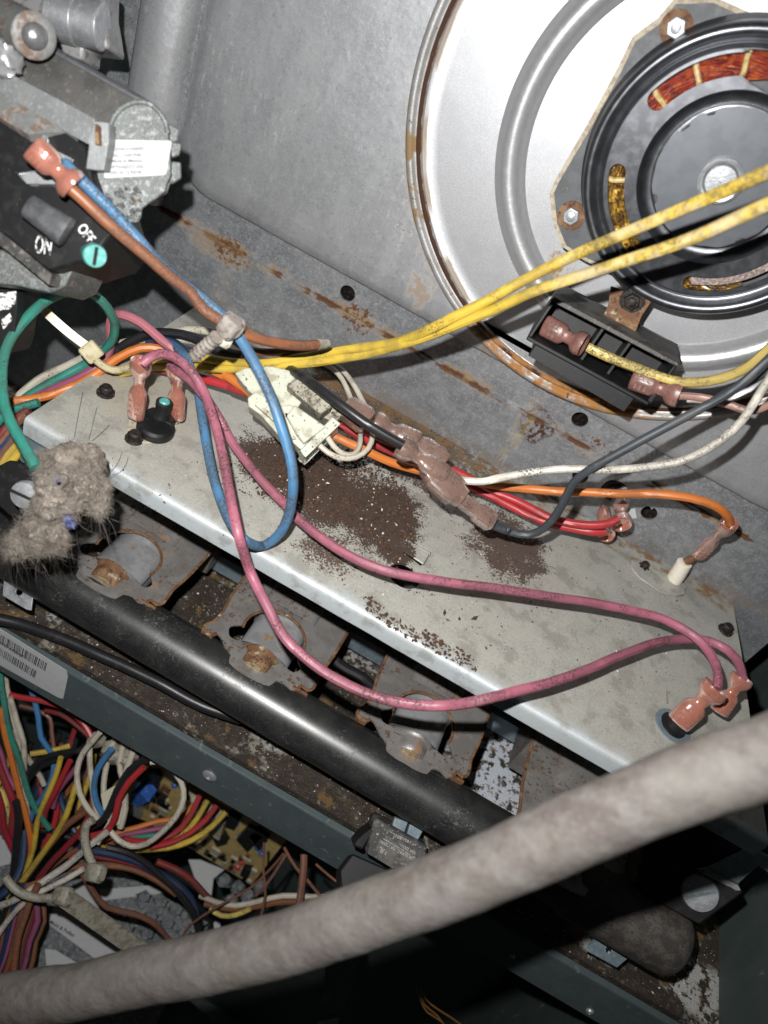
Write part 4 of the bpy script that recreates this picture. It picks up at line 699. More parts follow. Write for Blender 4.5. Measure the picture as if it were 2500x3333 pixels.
# black, white wires and the splice
wire('black wire lying on the plug and entering the splice', BLK, iw('a5', [(330, 460, 26), (400, 497, 25.2), (500, 562, 24.2), (650, 672, 23.7), (800, 785, 23.6), (930, 865, 23.7), (1040, 925, 23.8)]), .16)
wire('flat cream strap wire under the black wire by the plug', WHT, iw('a5', [(415, 530, 25.6), (520, 600, 25.2), (620, 670, 25.1), (710, 725, 25.1)]), .12)
wire('slate black wire leaving the splice and curving up to the right edge', SLT, [*iw('a5', [(1470, 1322, 25), (1520, 1352, 25.2), (1590, 1378, 25.3)]), *iw('a6', [(0, 1472, 25.4), (100, 1528, 25.6), (220, 1550, 25.6), (320, 1505, 25.2), (400, 1412, 24.7), (450, 1320, 24.3), (500, 1230, 23.9), (600, 1150, 23.4), (800, 1040, 22.9), (1000, 930, 22.5), (1200, 820, 22.1), (1400, 710, 21.7), (1550, 600, 21.3), (1720, 440, 21)])], .135)
wire('soot-speckled white wire from the splice to the right edge', WHG, [*iw('a5', [(1300, 1095, 24.8), (1370, 1105, 24.7), (1450, 1105, 24.6), (1560, 1085, 24.5)]), *iw('a6', [(0, 1218, 24.5), (200, 1178, 24.2), (450, 1153, 23.9), (700, 1160, 23.6), (900, 1145, 23.2), (1150, 1100, 22.7), (1300, 1030, 22.4), (1450, 920, 22), (1540, 810, 21.8), (1620, 680, 21.5), (1700, 560, 21.2)])], .125)
wire('charcoal wire behind the brown one at the right edge', SLT, iw('a6', [(1300, 770, 22.8), (1420, 690, 22.4), (1560, 620, 22), (1720, 530, 21.6)]), .12)
t = thing('wire_splice', 'chain of grimy brownish piggyback connectors joining black and white wires over the plate', 'wire splice', D((*g('a5', (1250, 1130))[0][:2], .6)))
up = V((0, -.5, .85))
def pp(r, p, tt): return at(*g(r, p)[0][:2], tt)
connector(pp('a5', (1000, 915), 23.7), pp('a5', (1250, 1080), 24.1), up, t, M_connd, 1.2, name='dark_connector')
b = B(); b.loft(pp('a5', (1155, 1045), 24.1), pp('a5', (1335, 1200), 24.3), up, [(0, .30, .25), (.12, .38, .26), (.16, .45, .28), (.55, .48, .29), (.80, .45, .27), (.84, .35, .24), (1, .30, .22)], 20, 6); part(b, 'splice_body', M_connd, t, smooth=50)
b = B(); b.loft(pp('a5', (1140, 1010), 24.3), pp('a5', (1230, 1140), 24.4), up, [(0, .2, .15), (.15, .34, .22), (.9, .38, .24), (1, .25, .18)], 14, 6); part(b, 'side_lobe', M_connd, t)
b = B(); b.loft(pp('a5', (1315, 1195), 24.4), pp('a5', (1495, 1330), 24.9), up, [(0, .22, .19), (.3, .24, .21), (.5, .22, .2), (.58, .30, .25), (.97, .31, .26), (1, .27, .22)], 16, 5); part(b, 'crimp_sleeve', M_connd, t, label='paler tan sleeve at the lower end')
connector(pp('a5', (860, 785), 25), pp('a5', (1100, 890), 25.2), up, t, M_connd, 1.2, name='rear_connector')
b = B(); b.loft(pp('a5', (700, 700), 25.4), pp('a5', (830, 790), 25.3), up, [(0, .30, .2), (.12, .42, .24), (.85, .46, .26), (1, .35, .2)], 14, 6); part(b, 'rear_sleeve', M_connd, t)
b = B(); b.loft(pp('a5', (1100, 900), 24.9), pp('a5', (1240, 1010), 24.8), up, [(0, .25, .2), (.2, .36, .24), (.8, .36, .24), (1, .3, .2)], 14, 4); part(b, 'link_sleeve', M_connd, t)
b = B(); b.box(pp('a5', (1185, 985), 24.4), (.12, .04, 0), (0, .06, .05), (0, 0, .04)); part(b, 'bare_terminal', M_metal, t)
# ================================================================ steel rail in front of the floor
yR = 15.5
pr = PL(V((0, yR, 0)), (0, -1, 0))
tl, tr = pr.p(0, 1351), pr.p(*g('b6', (800, 1650))[0][:2]); bl = pr.p(*[c/S for c in (205, 2290)]); br = pr.p(*[c/S for c in (800, 2660)])
zt = (tl.z+pr.p(483, 1659).z)/2; zb = (bl.z+br.z)/2
t = thing('steel_rail', 'dark green steel rail with barcode sticker and rivets along the floor edge', 'steel rail', (0, yR, zb))
b = B(); b.bx(-20, 19, yR-.06, yR+.04, zb, zt); part(b, 'rail_web', M_green, t, bevel=.03)
b = B(); b.bx(-20, 19, yR-.06, yR+.45, zt+.003, zt+.07); part(b, 'rail_top_flange', M_green, t, bevel=.02)
prf = PL(V((0, yR-.062, 0)), (0, -1, 0))
stk = onp(prf, g('b1', (-200, 510), (370, 870), (400, 890), (408, 925), (380, 1058), (350, 1050), (-200, 745)))
b = B(); b.slab(stk, (0, -.012, 0)); st = part(b, 'barcode_sticker', M_paper, t)
rs = random.Random(5)
for (u0, v0, u1, v1, hh) in ((-60, 655, 278, 868, 55), (-60, 735, 215, 912, 50)):
    b = B(); A, C = [prf.p(*q[:2])-V((0, .02, 0)) for q in g('b1', (u0, v0), (u1, v1))]; e = (C-A); L = e.length; e.normalize(); up_ = V((0, 0, 1)); up_ = (up_-e*up_.dot(e)).normalized(); x = 0
    H = hh*.36*S*29/FPX*.85
    while x < L:
        wv = rs.choice((.018, .03, .045)); b.add([A+e*x-up_*H, A+e*(x+wv)-up_*H, A+e*(x+wv)+up_*H, A+e*x+up_*H], [(0, 1, 2, 3)]); x += wv+rs.choice((.02, .035, .05))
    part(b, 'barcode', M_ink, st)
text('4600 2103 A155 07', prf, g('b1', (-60, 690))[0][:2], g('b1', (140, 815))[0][:2], 7, M_ink, st, 'sticker_lettering', .02)
for r_, q, s in (('b4', (1258, 230), .30), ('b6', (125, 1308), .12), ('b6', (590, 1640), .16)):
    p = prf.p(*g(r_, q)[0][:2]); b = B(); b.lathe([(s, 0), (s, .04), (s*.8, .10), (s*.35, .12), (s*.3, .03), (.01, .03)], p, ax, 20); part(b, 'rivet', M_steel, t)
# ================================================================ gas manifold pipe
zp = -6.5
pa = Z(*g('b1', (200, 250))[0][:2], zp); pb_ = Z(*g('b6', (1100, 1245))[0][:2], zp); e = (pb_-pa).normalized()
p0 = pa-e*7; t = thing('gas_manifold', 'thick black gas manifold pipe with dusty surface, running under the plate edge', 'gas pipe', p0)
b = B(); L = (pb_-p0).length; b.lathe([(1.0+.008*mnoise.noise(V((k*.5, 0, 0))), L*k/80) for k in range(81)], p0, e, 56, True); part(b, 'pipe', M_pipe, t, smooth=60)
b = B(); b.lathe([(1.0, -4.2), (1.1, -4.15), (1.14, -4.0), (1.15, -.6), (1.13, -.25), (1.05, .0), (.85, .18), (.5, .27), (.01, .3)], pb_, e, 48); part(b, 'end_cap', M_cap, t, smooth=60)
# black cable beside the pipe
wire('thick black cable lying on the grit between pipe and rail', BLK, [*[(x, y, 28.6) for x, y in g('b1', (-60, 570))], *[(x, y, 28.8) for x, y in g('b1', (120, 610), (330, 680), (560, 780), (760, 870), (950, 960), (1130, 1060), (1300, 1135), (1450, 1180))]], .21, name='cable', cat='cable', n=14)
# ================================================================ burners
zB = -5.5
def burner(hx, hy, label, k, rust=.5, first=False):
    t = thing('burner', label, 'burner', (hx, hy-2.2, zB-1), 'burners under the plate'); z = zB
    out = [(-2.15, 9.5), (-2.15, .6), (-2.05, -.1), (-2.1, -.75), (-2.25, -1.0), (-2.2, -1.25), (-1.9, -1.3), (-1.75, -1.1), (-1.55, -1.15), (-1.2, -1.45), (-.9, -1.6), (-.8, -1.9), (.8, -1.9), (.9, -1.6), (1.2, -1.5), (1.5, -1.6), (1.7, -1.45), (1.75, -1.2), (2.0, -1.25), (2.15, -1.05), (2.1, -.4), (2.2, .6), (2.2, 9.5)]
    P = [V((hx+x, hy+y, z)) for x, y in out]
    P = spline(P[:1]+P[1:2], .5)+spline(P[2:21], .12)+P[21:]
    hl = []
    for i in range(90):
        a = 2*PI*i/90; d = a/PI*180; gs = lambda m, w: math.exp(-((d-m)/w)**4)
        r = 1.16+.48*gs(208, 15)+.42*gs(330, 12)-.2*gs(270, 34)
        hl.append(V((hx+r*math.cos(a), hy+r*math.sin(a), z)))
    b = B(); b.slab(P, (0, 0, -.09), [hl]); part(b, 'burner_plate', M_rustst, t, bevel=.02)
    # rolled rusty edges and rim
    for s_ in (-1, 1):
        pts = [V((hx+x, hy+y, z-.03)) for x, y in (out[:8] if s_ < 0 else out[16:])]; b = B(); b.tube(spline(pts, .3), .065, 7); part(b, 'rolled_edge', M_edge, t)
    b = B(); rr = [V((hx+1.17*math.cos(a), hy+1.17*math.sin(a), z+.02)) for a in [(-15+k*7)*PI/180 for k in range(31)]]; b.tube(rr, .055, 8); part(b, 'hole_rim', M_edge, t)
    # raised channel behind the hole
    b = B(); R = []
    for j in range(13):
        y = 1.35+j*.65; w_ = 1.05+.02*j; h_ = min(.5, .12+j*.12); R.append([V((hx+w_*math.cos(PI*q/12), hy+y, z+.0+h_*math.sin(PI*q/12)**.7)) for q in range(13)])
    b.rings(R, False, False); part(b, 'raised_channel', M_rustst, t, smooth=70)
    # venturi seen through the hole
    b = B(); R = []
    for j in range(15):
        f = j/14; y = -1.2+f*3.2; r = 1.3-.35*math.sin(PI*min(1, f*1.1)); R.append([V((hx+r*math.cos(2*PI*q/32), hy+y, z-1.15+r*.9*math.sin(2*PI*q/32))) for q in range(32)])
    b.rings(R, True, False); part(b, 'venturi_tube', M_vent, t, smooth=70)
    # cross blade over the venturi
    b = B(); R = []
    for j in range(2):
        R.append([V((hx+.98*math.cos(PI*q/14), hy-.55+j*1.5, z-.55+.42*math.sin(PI*q/14))) for q in range(15)])
    b.rings(R, False, False); part(b, 'air_shutter', M_vent, t, smooth=70)
    # orifice collar
    c = V((hx, hy-1.05, z-.28)); b = B(); b.lathe([(.44, .48), (.50, .50), (.56, .44), (.57, .2), (.60, .0), (.70, -.06), (.72, -.14), (.54, -.16), (.50, .4)], c, (0, -1, 0), 36); part(b, 'orifice_collar', M_edge if rust > .4 else M_rustst, t, smooth=50)
    b = B(); b.lathe([(.46, .1), (.46, .50), (.40, .54), (.28, .54), (.26, .62), (.12, .64), (.01, .64)], c, (0, -1, 0), 6 if False else 28); part(b, 'brass_orifice', M_brass, t)
    b = B(); b.bx(hx-2.25, hx-1.8, hy-1.32, hy-1.2, z-.25, z+.06); part(b, 'nib', M_edge, t, bevel=.03); b = B(); b.bx(hx+1.5, hx+2.1, hy-1.5, hy-1.38, z-.3, z+.05); part(b, 'nib', M_edge, t, bevel=.03)
    b = B(); b.bx(hx-2.1, hx+2.1, hy+3, hy+9.4, z-2.4, z-.2); part(b, 'burner_body', M_rustst, t, bevel=.1)
    return t
h1 = Z(*g('b1', (770, 195))[0][:2], zB); h2 = Z(*g('b2', (168, 690))[0][:2], zB); h3 = Z(*g('b2', (1065, 1190))[0][:2], zB)
burner(h1.x, h1.y, 'leftmost burner, most rusted, beside the lint clump', 0, .9)
burner(h2.x, h2.y, 'second burner from the left with rusty collar, crossed by the pink wire', 1, .9)
burner(h3.x, h3.y, 'third burner from the left, greyer with little rust', 2, .2)
h4x = Z(*[c/S for c in (1735, 2420)], zB).x+2.15; burner(h4x, h3.y-1.0, 'rightmost burner, mostly hidden by the thick hose', 3, .3)
t = thing('cross_rail', 'pale blue grey strip seen in the gaps between the burners', 'metal strip', (0, 21, -9.4))
q = Z(*g('b2', (760, 720))[0][:2], -7.6); b = B(); b.bx(-14, 18.5, q.y-.05, q.y+.05, -8.6, -7.6); b.bx(-14, 18.5, q.y+.051, q.y+.75, -7.72, -7.6); part(b, 'strip', M_bluesteel, t, bevel=.02)
wire('black wire on the floor behind the burners', BLK, [(500, 1130, 31.5), (*g('b2', (400, 690))[0][:2], 30.5), (*g('b2', (560, 850))[0][:2], 30.3), (*g('b2', (700, 930))[0][:2], 30.2), (*g('b2', (790, 1010))[0][:2], 30.2), (900, 1540, 30.5)], .2)
# small tabs
def tabplate(name, label, r, pts, tt, nrm, m, hole_=None, th=.08, cat='bracket'):
    q = g(r, *pts); c = at(q[0][0], q[0][1], tt); pl = PL(c, nrm); t = thing(name, label, cat, c)
    hs = []
    if hole_: hc = pl.p(*g(r, hole_)[0][:2]); ex_ = (pl.p(q[1][0], q[1][1])-c).normalized(); hs = [circ(hc, .12, 18, ex_, pl.n.cross(ex_))]
    b = B(); b.slab(onp(pl, [x[:2] for x in q]), -pl.n*th, hs); part(b, 'tab_plate', m, t, bevel=.015); return t, pl
tabplate('steel_tab', 'small galvanised tab with a slot at the left under the pipe', 'b1', [(22, 345), (60, 355), (198, 440), (188, 530), (160, 525), (15, 440)], 27.6, (0, -.7, .7), M_steel, (115, 418))
tabplate('steel_tab', 'blue grey tab with a screw hole under the pipe at the lower right', 'b6', [(615, 1205), (830, 1315), (755, 1380), (565, 1275)], 27.5, (0, -.2, 1), M_bluesteel, (705, 1280))
# ================================================================ gas valve
t = thing('gas_valve', 'cast gas valve with printed white label and black on-off block at upper left', 'gas valve', at(*g('a1', (700, 1500))[0][:2], 20.54))
C0 = at(*g('a1', (930, 950))[0][:2], 19.76); n0 = V((.42, -.78, .46)); cp = PL(C0, n0); Dv = V((-1, .02, .0))
capo = [(742, 850), (760, 800), (800, 740), (860, 700), (930, 682), (1000, 690), (1060, 730), (1100, 780), (1125, 830), (1140, 900), (1145, 950), (1160, 1180), (1130, 1240), (1120, 1290), (1060, 1340), (1010, 1370), (960, 1410), (955, 1460), (935, 1500), (870, 1505), (790, 1515), (735, 1500), (700, 1420), (660, 1400), (630, 1300), (620, 1150), (690, 1150), (710, 1000)]
b = B(); b.slab(onp(cp, [q[:2] for q in g('a1', *capo)]), -cp.n*.35); part(b, 'end_cap', M_cast, t, bevel=.04)
rimo = onp(cp, [q[:2] for q in g('a1', (742, 860), (765, 800), (805, 745), (862, 706), (930, 689), (998, 697), (1055, 735), (1095, 785), (1120, 835), (1133, 900))]); b = B(); b.tube(spline([p+cp.n*.0 for p in rimo], .1), .07, 8); part(b, 'cap_rim', M_cast, t)
cov = [(700, 900), (735, 860), (760, 800), (800, 740), (860, 695), (930, 672), (960, 668), (1020, 690), (1060, 740), (1100, 820), (1110, 950), (740, 960)]
b = B(); P = onp(cp, [q[:2] for q in g('a1', *cov)]); P = [p-cp.n*.3 for p in P]; b.slab(P, Dv*9.5); part(b, 'cover', M_blkdust if False else mat('dusty_cast_cover', (.055, .053, .050), .6, .3, [(NZ(1.2, .4, .6, 5), (.08, .077, .073)), (NZ(7, .57, .68, 6), (.14, .135, .125), .8)], bump=(18, .5, .03)), t, bevel=.05)
b = B(); ridge = [(905, 655), (925, 640), (1015, 668), (1020, 690), (935, 680)]; P = [p-cp.n*.25 for p in onp(cp, [q[:2] for q in g('a1', *ridge)])]; b.slab(P, Dv*9.5); part(b, 'cover_ridge', M_mflange, t, bevel=.03)
rp = PL(at(*g('a1', (610, 900))[0][:2], 19.43), (0, -.9, .42))
b = B(); b.slab(onp(rp, [q[:2] for q in g('a1', (-200, 350), (0, 460), (640, 800), (628, 880), (600, 975), (520, 935), (0, 625), (-200, 510))]), -rp.n*.5); part(b, 'side_rail', M_rail, t, bevel=.05)
rp2 = PL(at(*g('a1', (440, 880))[0][:2], 19.20), (0, -.55, .85))
b = B(); b.slab(onp(rp2, [q[:2] for q in g('a1', (-200, 500), (0, 620), (520, 935), (440, 885), (190, 905), (150, 880), (-200, 680))]), -rp2.n*.3)
part(b, 'lower_ledge', M_castr, t, bevel=.03)
bp = PL(at(*g('a1', (650, 980))[0][:2], 19.15), (.15, -.9, .4))
b = B(); b.slab(onp(bp, [q[:2] for q in g('a1', (630, 815), (700, 820), (740, 835), (735, 960), (700, 1150), (660, 1152), (578, 1140), (598, 985))]), -bp.n*.45); part(b, 'bracket_flange', M_rail, t, bevel=.04)
bb = B(); P = onp(PL(at(*g('a1', (640, 1000))[0][:2], 18.98), (.15, -.9, .4)), [q[:2] for q in g('a1', (640, 830), (665, 850), (668, 980), (640, 975))]); bb.slab(P, -bp.n*.2); part(bb, 'rusty_edge', M_edge, t, bevel=.02)
for q in ([(1130, 815), (1212, 860), (1200, 950), (1150, 960)], [(1150, 945), (1230, 960), (1215, 1040), (1160, 1060)], [(1160, 1080), (1225, 1090), (1228, 1200), (1160, 1240), (1130, 1200)], [(1110, 1230), (1180, 1210), (1150, 1240), (1130, 1300), (1090, 1320)]):
    P = [p-cp.n*.25 for p in onp(cp, [x[:2] for x in g('a1', *q)])]; b = B(); b.slab(P, -cp.n*.5); part(b, 'cooling_fin', M_cast, t, bevel=.04)
rs = random.Random(9); b = B()
for x, y in rnd_poly_pts([q[:2] for q in g('a1', (720, 1320), (900, 1240), (960, 1260), (940, 1420), (900, 1490), (740, 1500), (680, 1400))], 60): chip(b, cp.p(x, y)-cp.n*.02, .13, .5)
part(b, 'rough_casting', M_cast, t, kind='stuff')
lab = onp(cp, [q[:2] for q in g('a1', (742, 945), (755, 943), (1148, 950), (1160, 965), (1122, 1172), (1108, 1183), (712, 1203), (702, 1190))]); b = B(); b.slab([p+cp.n*.004 for p in lab], cp.n*.012); lb = part(b, 'printed_label', M_paper, t)
cpt = PL(C0+cp.n*.02, n0)
for s_, a, c in (('GP/N0151W00007', (742, 1014), (975, 1010)), ('SRL C163017040', (735, 1056), (955, 1052)), ('Made in Mexico', (728, 1093), (962, 1090)), ('SP/N36J22Y-202', (722, 1133), (970, 1130)), ('5001 8115 REVB', (714, 1172), (955, 1168))):
    text(s_, cpt, g('a1', (a[0]+26, a[1]+4))[0][:2], g('a1', (c[0], c[1]+4))[0][:2], 22*.32, M_ink, lb, 'label_lettering', .008)
kp = PL(at(*g('a1', (500, 1400))[0][:2], 19.54), (.1, -.86, .5))
b = B(); b.slab(onp(kp, [q[:2] for q in g('a1', (-200, 600), (0, 720), (180, 905), (440, 885), (600, 1010), (625, 1180), (700, 1440), (770, 1560), (640, 1740), (340, 1835), (0, 1560), (-200, 1450))]), -kp.n*3.2); part(b, 'control_block', M_blk, t, bevel=.08)
b = B(); b.slab(onp(kp, [q[:2] for q in g('a1', (-200, 1440), (0, 1560), (350, 1850), (330, 1930), (0, 1660), (-200, 1560))]), -kp.n*2.2); part(b, 'lower_housing', M_blkdust, t, bevel=.05)
b = B(); b.slab(onp(PL(kp.o-kp.n*.6, kp.n), [q[:2] for q in g('a1', (-200, 1650), (40, 1690), (230, 1780), (500, 1800), (440, 1930), (340, 1975), (120, 1930), (-200, 1900))]), -kp.n*2.2); part(b, 'mounting_foot', M_cast, t, bevel=.05)
tp = PL(kp.o+kp.n*.01, kp.n)
a, c = kp.p(*g('a1', (250, 1415))[0][:2])+kp.n*.55, kp.p(*g('a1', (500, 1590))[0][:2])+kp.n*.35; b = B(); b.loft(a, c, kp.n, [(0, .22, .2), (.05, .30, .26), (.5, .34, .3), (.8, .38, .34), (.97, .40, .34), (1, .34, .28)], 18, 3); part(b, 'toggle_switch', mat('toggle_plastic', (.05, .052, .056), .4, 0., [(NZ(2, .4, .6), (.09, .092, .098))]), t, smooth=50)
text('ON', tp, g('a1', (235, 1700))[0][:2], g('a1', (345, 1720))[0][:2], 120*.32, M_wink, t, 'on_lettering', .015)
text('OFF', tp, g('a1', (520, 1545))[0][:2], g('a1', (600, 1650))[0][:2], 75*.32, M_wink, t, 'off_lettering', .015)
gp = kp.p(*g('a1', (630, 1720))[0][:2])+kp.n*.1; gv = (at(*g('a1', (665, 1740))[0][:2], 18.76)-gp).normalized()
b = B(); b.lathe([(.24, -.3), (.26, .0), (.22, .15), (.25, .18), (.29, .24), (.29, .52), (.26, .58), (.01, .58)], gp, gv, 28); part(b, 'pressure_port', M_greencap, t)
b = B(); b.box(gp+gv*.60, (.0, .0, .0), (0, 0, 0), (0, 0, 0)); q = gv.orthogonal().normalized(); b = B(); b.box(gp+gv*.585, (q*.6+gv.cross(q)*.8)*.22, (q*.8-gv.cross(q)*.6)*.04, gv*.015); part(b, 'port_slot', M_dark, t)
b = B(); b.slab(onp(tp, [q[:2] for q in g('a1', (140, 1180), (300, 1165), (420, 1250), (330, 1260), (210, 1245))]), kp.n*.2); part(b, 'terminal_base', M_steel, t, bevel=.03)
b = B(); b.slab([p+kp.n*.25 for p in onp(tp, [q[:2] for q in g('a1', (320, 950), (345, 945), (370, 1020), (520, 1100), (500, 1150), (360, 1110), (315, 1060))])], kp.n*.12); part(b, 'spade_terminal', M_steel, t, bevel=.02)
t = thing('valve_label_block', 'black block with worn white print at the far left edge below the gas valve', 'plastic block', at(0, 680, 22))
vb = PL(at(10, 700, 22), (.2, -.85, .4)); b = B(); b.slab(onp(vb, [(-40, 590), (38, 628), (37, 680), (30, 735), (20, 765), (-40, 760)]), -vb.n*1.5); part(b, 'block', M_blk, t, bevel=.05)
b = B(); b.slab([p+vb.n*.01 for p in onp(vb, [(-10, 634), (36, 629), (34, 655), (20, 668), (-10, 672)])], vb.n*.01); part(b, 'white_print', M_wink, t); b = B(); b.slab([p+vb.n*.01 for p in onp(vb, [(2, 692), (22, 676), (28, 690), (8, 712)])], vb.n*.01); part(b, 'white_print', M_wink, t)
# ================================================================ upper left: frame flange, panels, tubes
t = thing('frame_flange', 'upright folded steel flange left of the raised pan', 'steel flange', (-15.2, 26.5, 0))
x0, x1 = W(*[c/S for c in (482, 24)]).x, W(*[c/S for c in (620, 200)]).x
b = B(); R = []
for z in (2.75, 34): R.append([V((x, y, z)) for x, y in ((x0, yU-.01), (x0, yU-.5), (x0+.12, yU-.62), (x0+.4, yU-.66), (x1-.5, yU-.62), (x1-.35, yU-.45), (x1-.1, yU-.3), (x1, yU-.01))])
b.rings(R[::-1]); part(b, 'flange_sheet', M_pan, t, smooth=60)
b = B(); b.bx(x0-1.7, x0-.25, 24.4, 24.5, 0, 34); struct(part(b, 'cabinet_corner_strip', M_bluesteel))
t = thing('steel_cover', 'blurred grey steel cover with a white tube stub at the top left', 'steel cover', at(150, 60, 22))
cpv = PL(at(150, 60, 22), (.1, -.9, .4)); b = B(); b.slab(onp(cpv, [q[:2] for q in g('a1', (-200, -150), (700, -150), (695, 60), (720, 200), (740, 330), (570, 310), (560, 410), (300, 330), (-200, 200))]), -cpv.n*1.2); part(b, 'cover_sheet', M_mdisc if False else mat('grey_cover_sheet', (.20, .20, .205), .5, .2, [(NZ(1, .4, .6), (.25, .25, .25)), (NZ(5, .55, .65, 5), (.16, .15, .145))], bump=(14, .3, .03)), t, bevel=.1)
a, c = cpv.p(*g('a1', (400, 120))[0][:2])+cpv.n*.3, cpv.p(*g('a1', (720, 200))[0][:2])+cpv.n*.2; b = B(); b.cyl(a, c, .62, 28); part(b, 'tube_stub', M_steel, t, bevel=.05)
b = B(); b.cyl(a-(c-a).normalized()*.1, a+(c-a)*.5, .66, 28); part(b, 'tube_collar', M_steel, t, bevel=.05)
t = thing('hex_bolt', 'shiny bolt head on a rusty spacer tube near the top left corner', 'bolt', at(*g('a1', (100, 140))[0][:2], 19.2))
a, c = at(*g('a1', (-80, 70))[0][:2], 20), at(*g('a1', (225, 240))[0][:2], 18.8); b = B(); b.cyl(a, c, .50, 28); part(b, 'spacer_tube', M_castr, t, bevel=.05)
dr = ((c-a).normalized()+(CO-c).normalized()*.7).normalized(); b = B(); b.lathe([(.50, -.1), (.52, .06), (.46, .11), (.30, .11)], c, dr, 30, False); part(b, 'washer', M_castr, t)
b = B(); b.lathe([(.30, .08), (.30, .16), (.26, .25), (.15, .31), (.01, .33)], c, dr, 20); part(b, 'bolt_head', M_steel, t, smooth=60)
t = thing('thread_sealant', 'glossy grey sealant lump at the left edge above the gas valve', 'sealant', at(12, 125, 19.5))
c = at(12, 128, 19.3); R = []
for i in range(13):
    th = PI*i/12; R.append([c+V((math.sin(th)*math.cos(a_), math.sin(th)*math.sin(a_), math.cos(th)))*.42*(1+.35*mnoise.noise(V((th*3, a_*2 % 6.28, 1)))) for a_ in [2*PI*k/20 for k in range(20)]])
b.rings(R[1:-1]); part(b, 'lump', M_vent, t, smooth=70)
# ================================================================ lint clump and hairs
t = thing('lint_clump', 'fluffy clump of grey lint with blue specks on the left end of the pipe', 'lint clump', at(*g('a4', (350, 1700))[0][:2], 22))
balls = [(330, 1270, 100, 20.9), (470, 1240, 150, 21), (590, 1250, 110, 21.2), (380, 1400, 150, 20.8), (560, 1400, 130, 21), (660, 1420, 80, 21.3), (330, 1560, 130, 20.9), (450, 1530, 120, 20.9), (670, 1560, 60, 21.3), (240, 1700, 120, 21.1), (350, 1720, 110, 21.1), (400, 1810, 60, 21.2), (150, 1800, 100, 21.4), (270, 1810, 90, 21.2), (80, 1850, 50, 21.6), (640, 1500, 80, 21.3)]
bm = B(); cent = []
for u, v, r, tt in balls:
    c = at(*g('a4', (u, v))[0][:2], tt); rr = r*.32*S/FPX*tt*.9; cent.append((c, rr)); R = []
    for i in range(1, 12):
        th = PI*i/12; R.append([c+V((math.sin(th)*math.cos(a_), math.sin(th)*math.sin(a_), math.cos(th)))*rr for a_ in [2*PI*k/18 for k in range(18)]])
    bm.rings(R)
lo = part(bm, 'lint_body', M_lint, t, smooth=180)
md = lo.modifiers.new('r', 'REMESH'); md.mode = 'VOXEL'; md.voxel_size = .07; md.use_smooth_shade = True
for k, (ns, st) in enumerate(((.8, .45), (.22, .22))):
    tx = bpy.data.textures.new('lint%d' % k, 'CLOUDS'); tx.noise_scale = ns; tx.noise_depth = 3; dm = lo.modifiers.new('d%d' % k, 'DISPLACE'); dm.texture = tx; dm.texture_coords = 'GLOBAL'; dm.strength = st; dm.mid_level = .5
def strand(b, p, d, L, w0, n=5, curl=.5):
    q = V(p); d = V(d).normalized(); P = [q]; ph = random.uniform(0, 9)
    for k in range(n):
        d = (d+V(mnoise.noise_vector(q*2+V((ph, 0, 0))))*curl).normalized(); q = q+d*L/n; P.append(q)
    sd = d.orthogonal().normalized(); o = len(b.v)
    for k, x in enumerate(P): wv = w0*(1-k/len(P)*.8); b.v += [x-sd*wv, x+sd*wv]
    b.f += [(o+2*k, o+2*k+1, o+2*k+3, o+2*k+2) for k in range(n)]
def rdir(): return V((random.gauss(0, 1), random.gauss(0, 1), random.gauss(0, 1))).normalized()
random.seed(21); fb = B()
for k in range(12000):
    c, rr = random.choice(cent); d = rdir()
    if d.dot(CO-c) < -4: d = -d
    tg = rdir()+V((-.5, 0, -.9)); tg = tg-d*tg.dot(d); dd = (d*.25+tg.normalized()).normalized()
    strand(fb, c+d*rr*random.uniform(.95, 1.12), dd, random.uniform(.10, .34), .004, 5, 1.)
o = part(fb, 'fluff', M_lfib, t); o['kind'] = 'stuff'
hb_ = B()
for k in range(260):
    c, rr = cent[random.choice((8, 9, 11, 12, 13, 14, 14, 12, 7, 15))]; d = (V((random.uniform(-.4, 1), -.3, -1.2))+rdir()*.8).normalized(); strand(hb_, c+d*rr*.9, d, random.uniform(.4, 1.3), .005, 7, .5)
o = part(hb_, 'loose_hairs', M_hair, t); o['kind'] = 'stuff'
for (u, v, r) in ((475, 1655, 26), (390, 1375, 9)):
    c = at(*g("a4", (u, v))[0][:2], 19.75); rr = r*.32*S/FPX*20.1*1.1; b = B(); R = []
    for i in range(1, 9):
        th = PI*i/9; R.append([c+V((math.sin(th)*math.cos(a_), math.sin(th)*math.sin(a_), math.cos(th)))*rr*(1+.9*mnoise.noise(V((th*2, math.cos(a_)*1.6, math.sin(a_)*1.6)))) for a_ in [2*PI*k/14 for k in range(14)]])
    b = B()
    for k in range(160): d = rdir(); strand(b, c+d*rr*.5*random.random(), (d+V((.3, -.6, .3))).normalized(), rr*1.6, .012, 4, 1.3)
    o = part(b, 'blue_fluff', M_blue_l, t, smooth=180); o['kind'] = 'stuff'
for lab, hs in (('fine dark hair curling off the lint onto the plate', [(700, 1330), (760, 1300), (800, 1250), (825, 1180)]), ('second fine hair beside it on the plate', [(740, 1345), (810, 1320), (850, 1270), (865, 1215)]), ('long fine hair lying across the plate above the lint', [(500, 1090), (520, 980), (545, 850), (560, 780)]), ('straight hair on the plate right of the long one', [(600, 1100), (630, 980), (655, 880)]), ('hair on the plate pointing to the thermal switch', [(620, 1110), (680, 1060), (740, 1000)])):
    wire(lab, M_hair, [(x, y, .1) for x, y in g('a4', *hs)], .0055, name='hair', cat='hair', n=4)
t = thing('slotted_screw', 'silver slotted screw head left of the lint clump', 'screw', at(*g('a4', (170, 1480))[0][:2], 23))
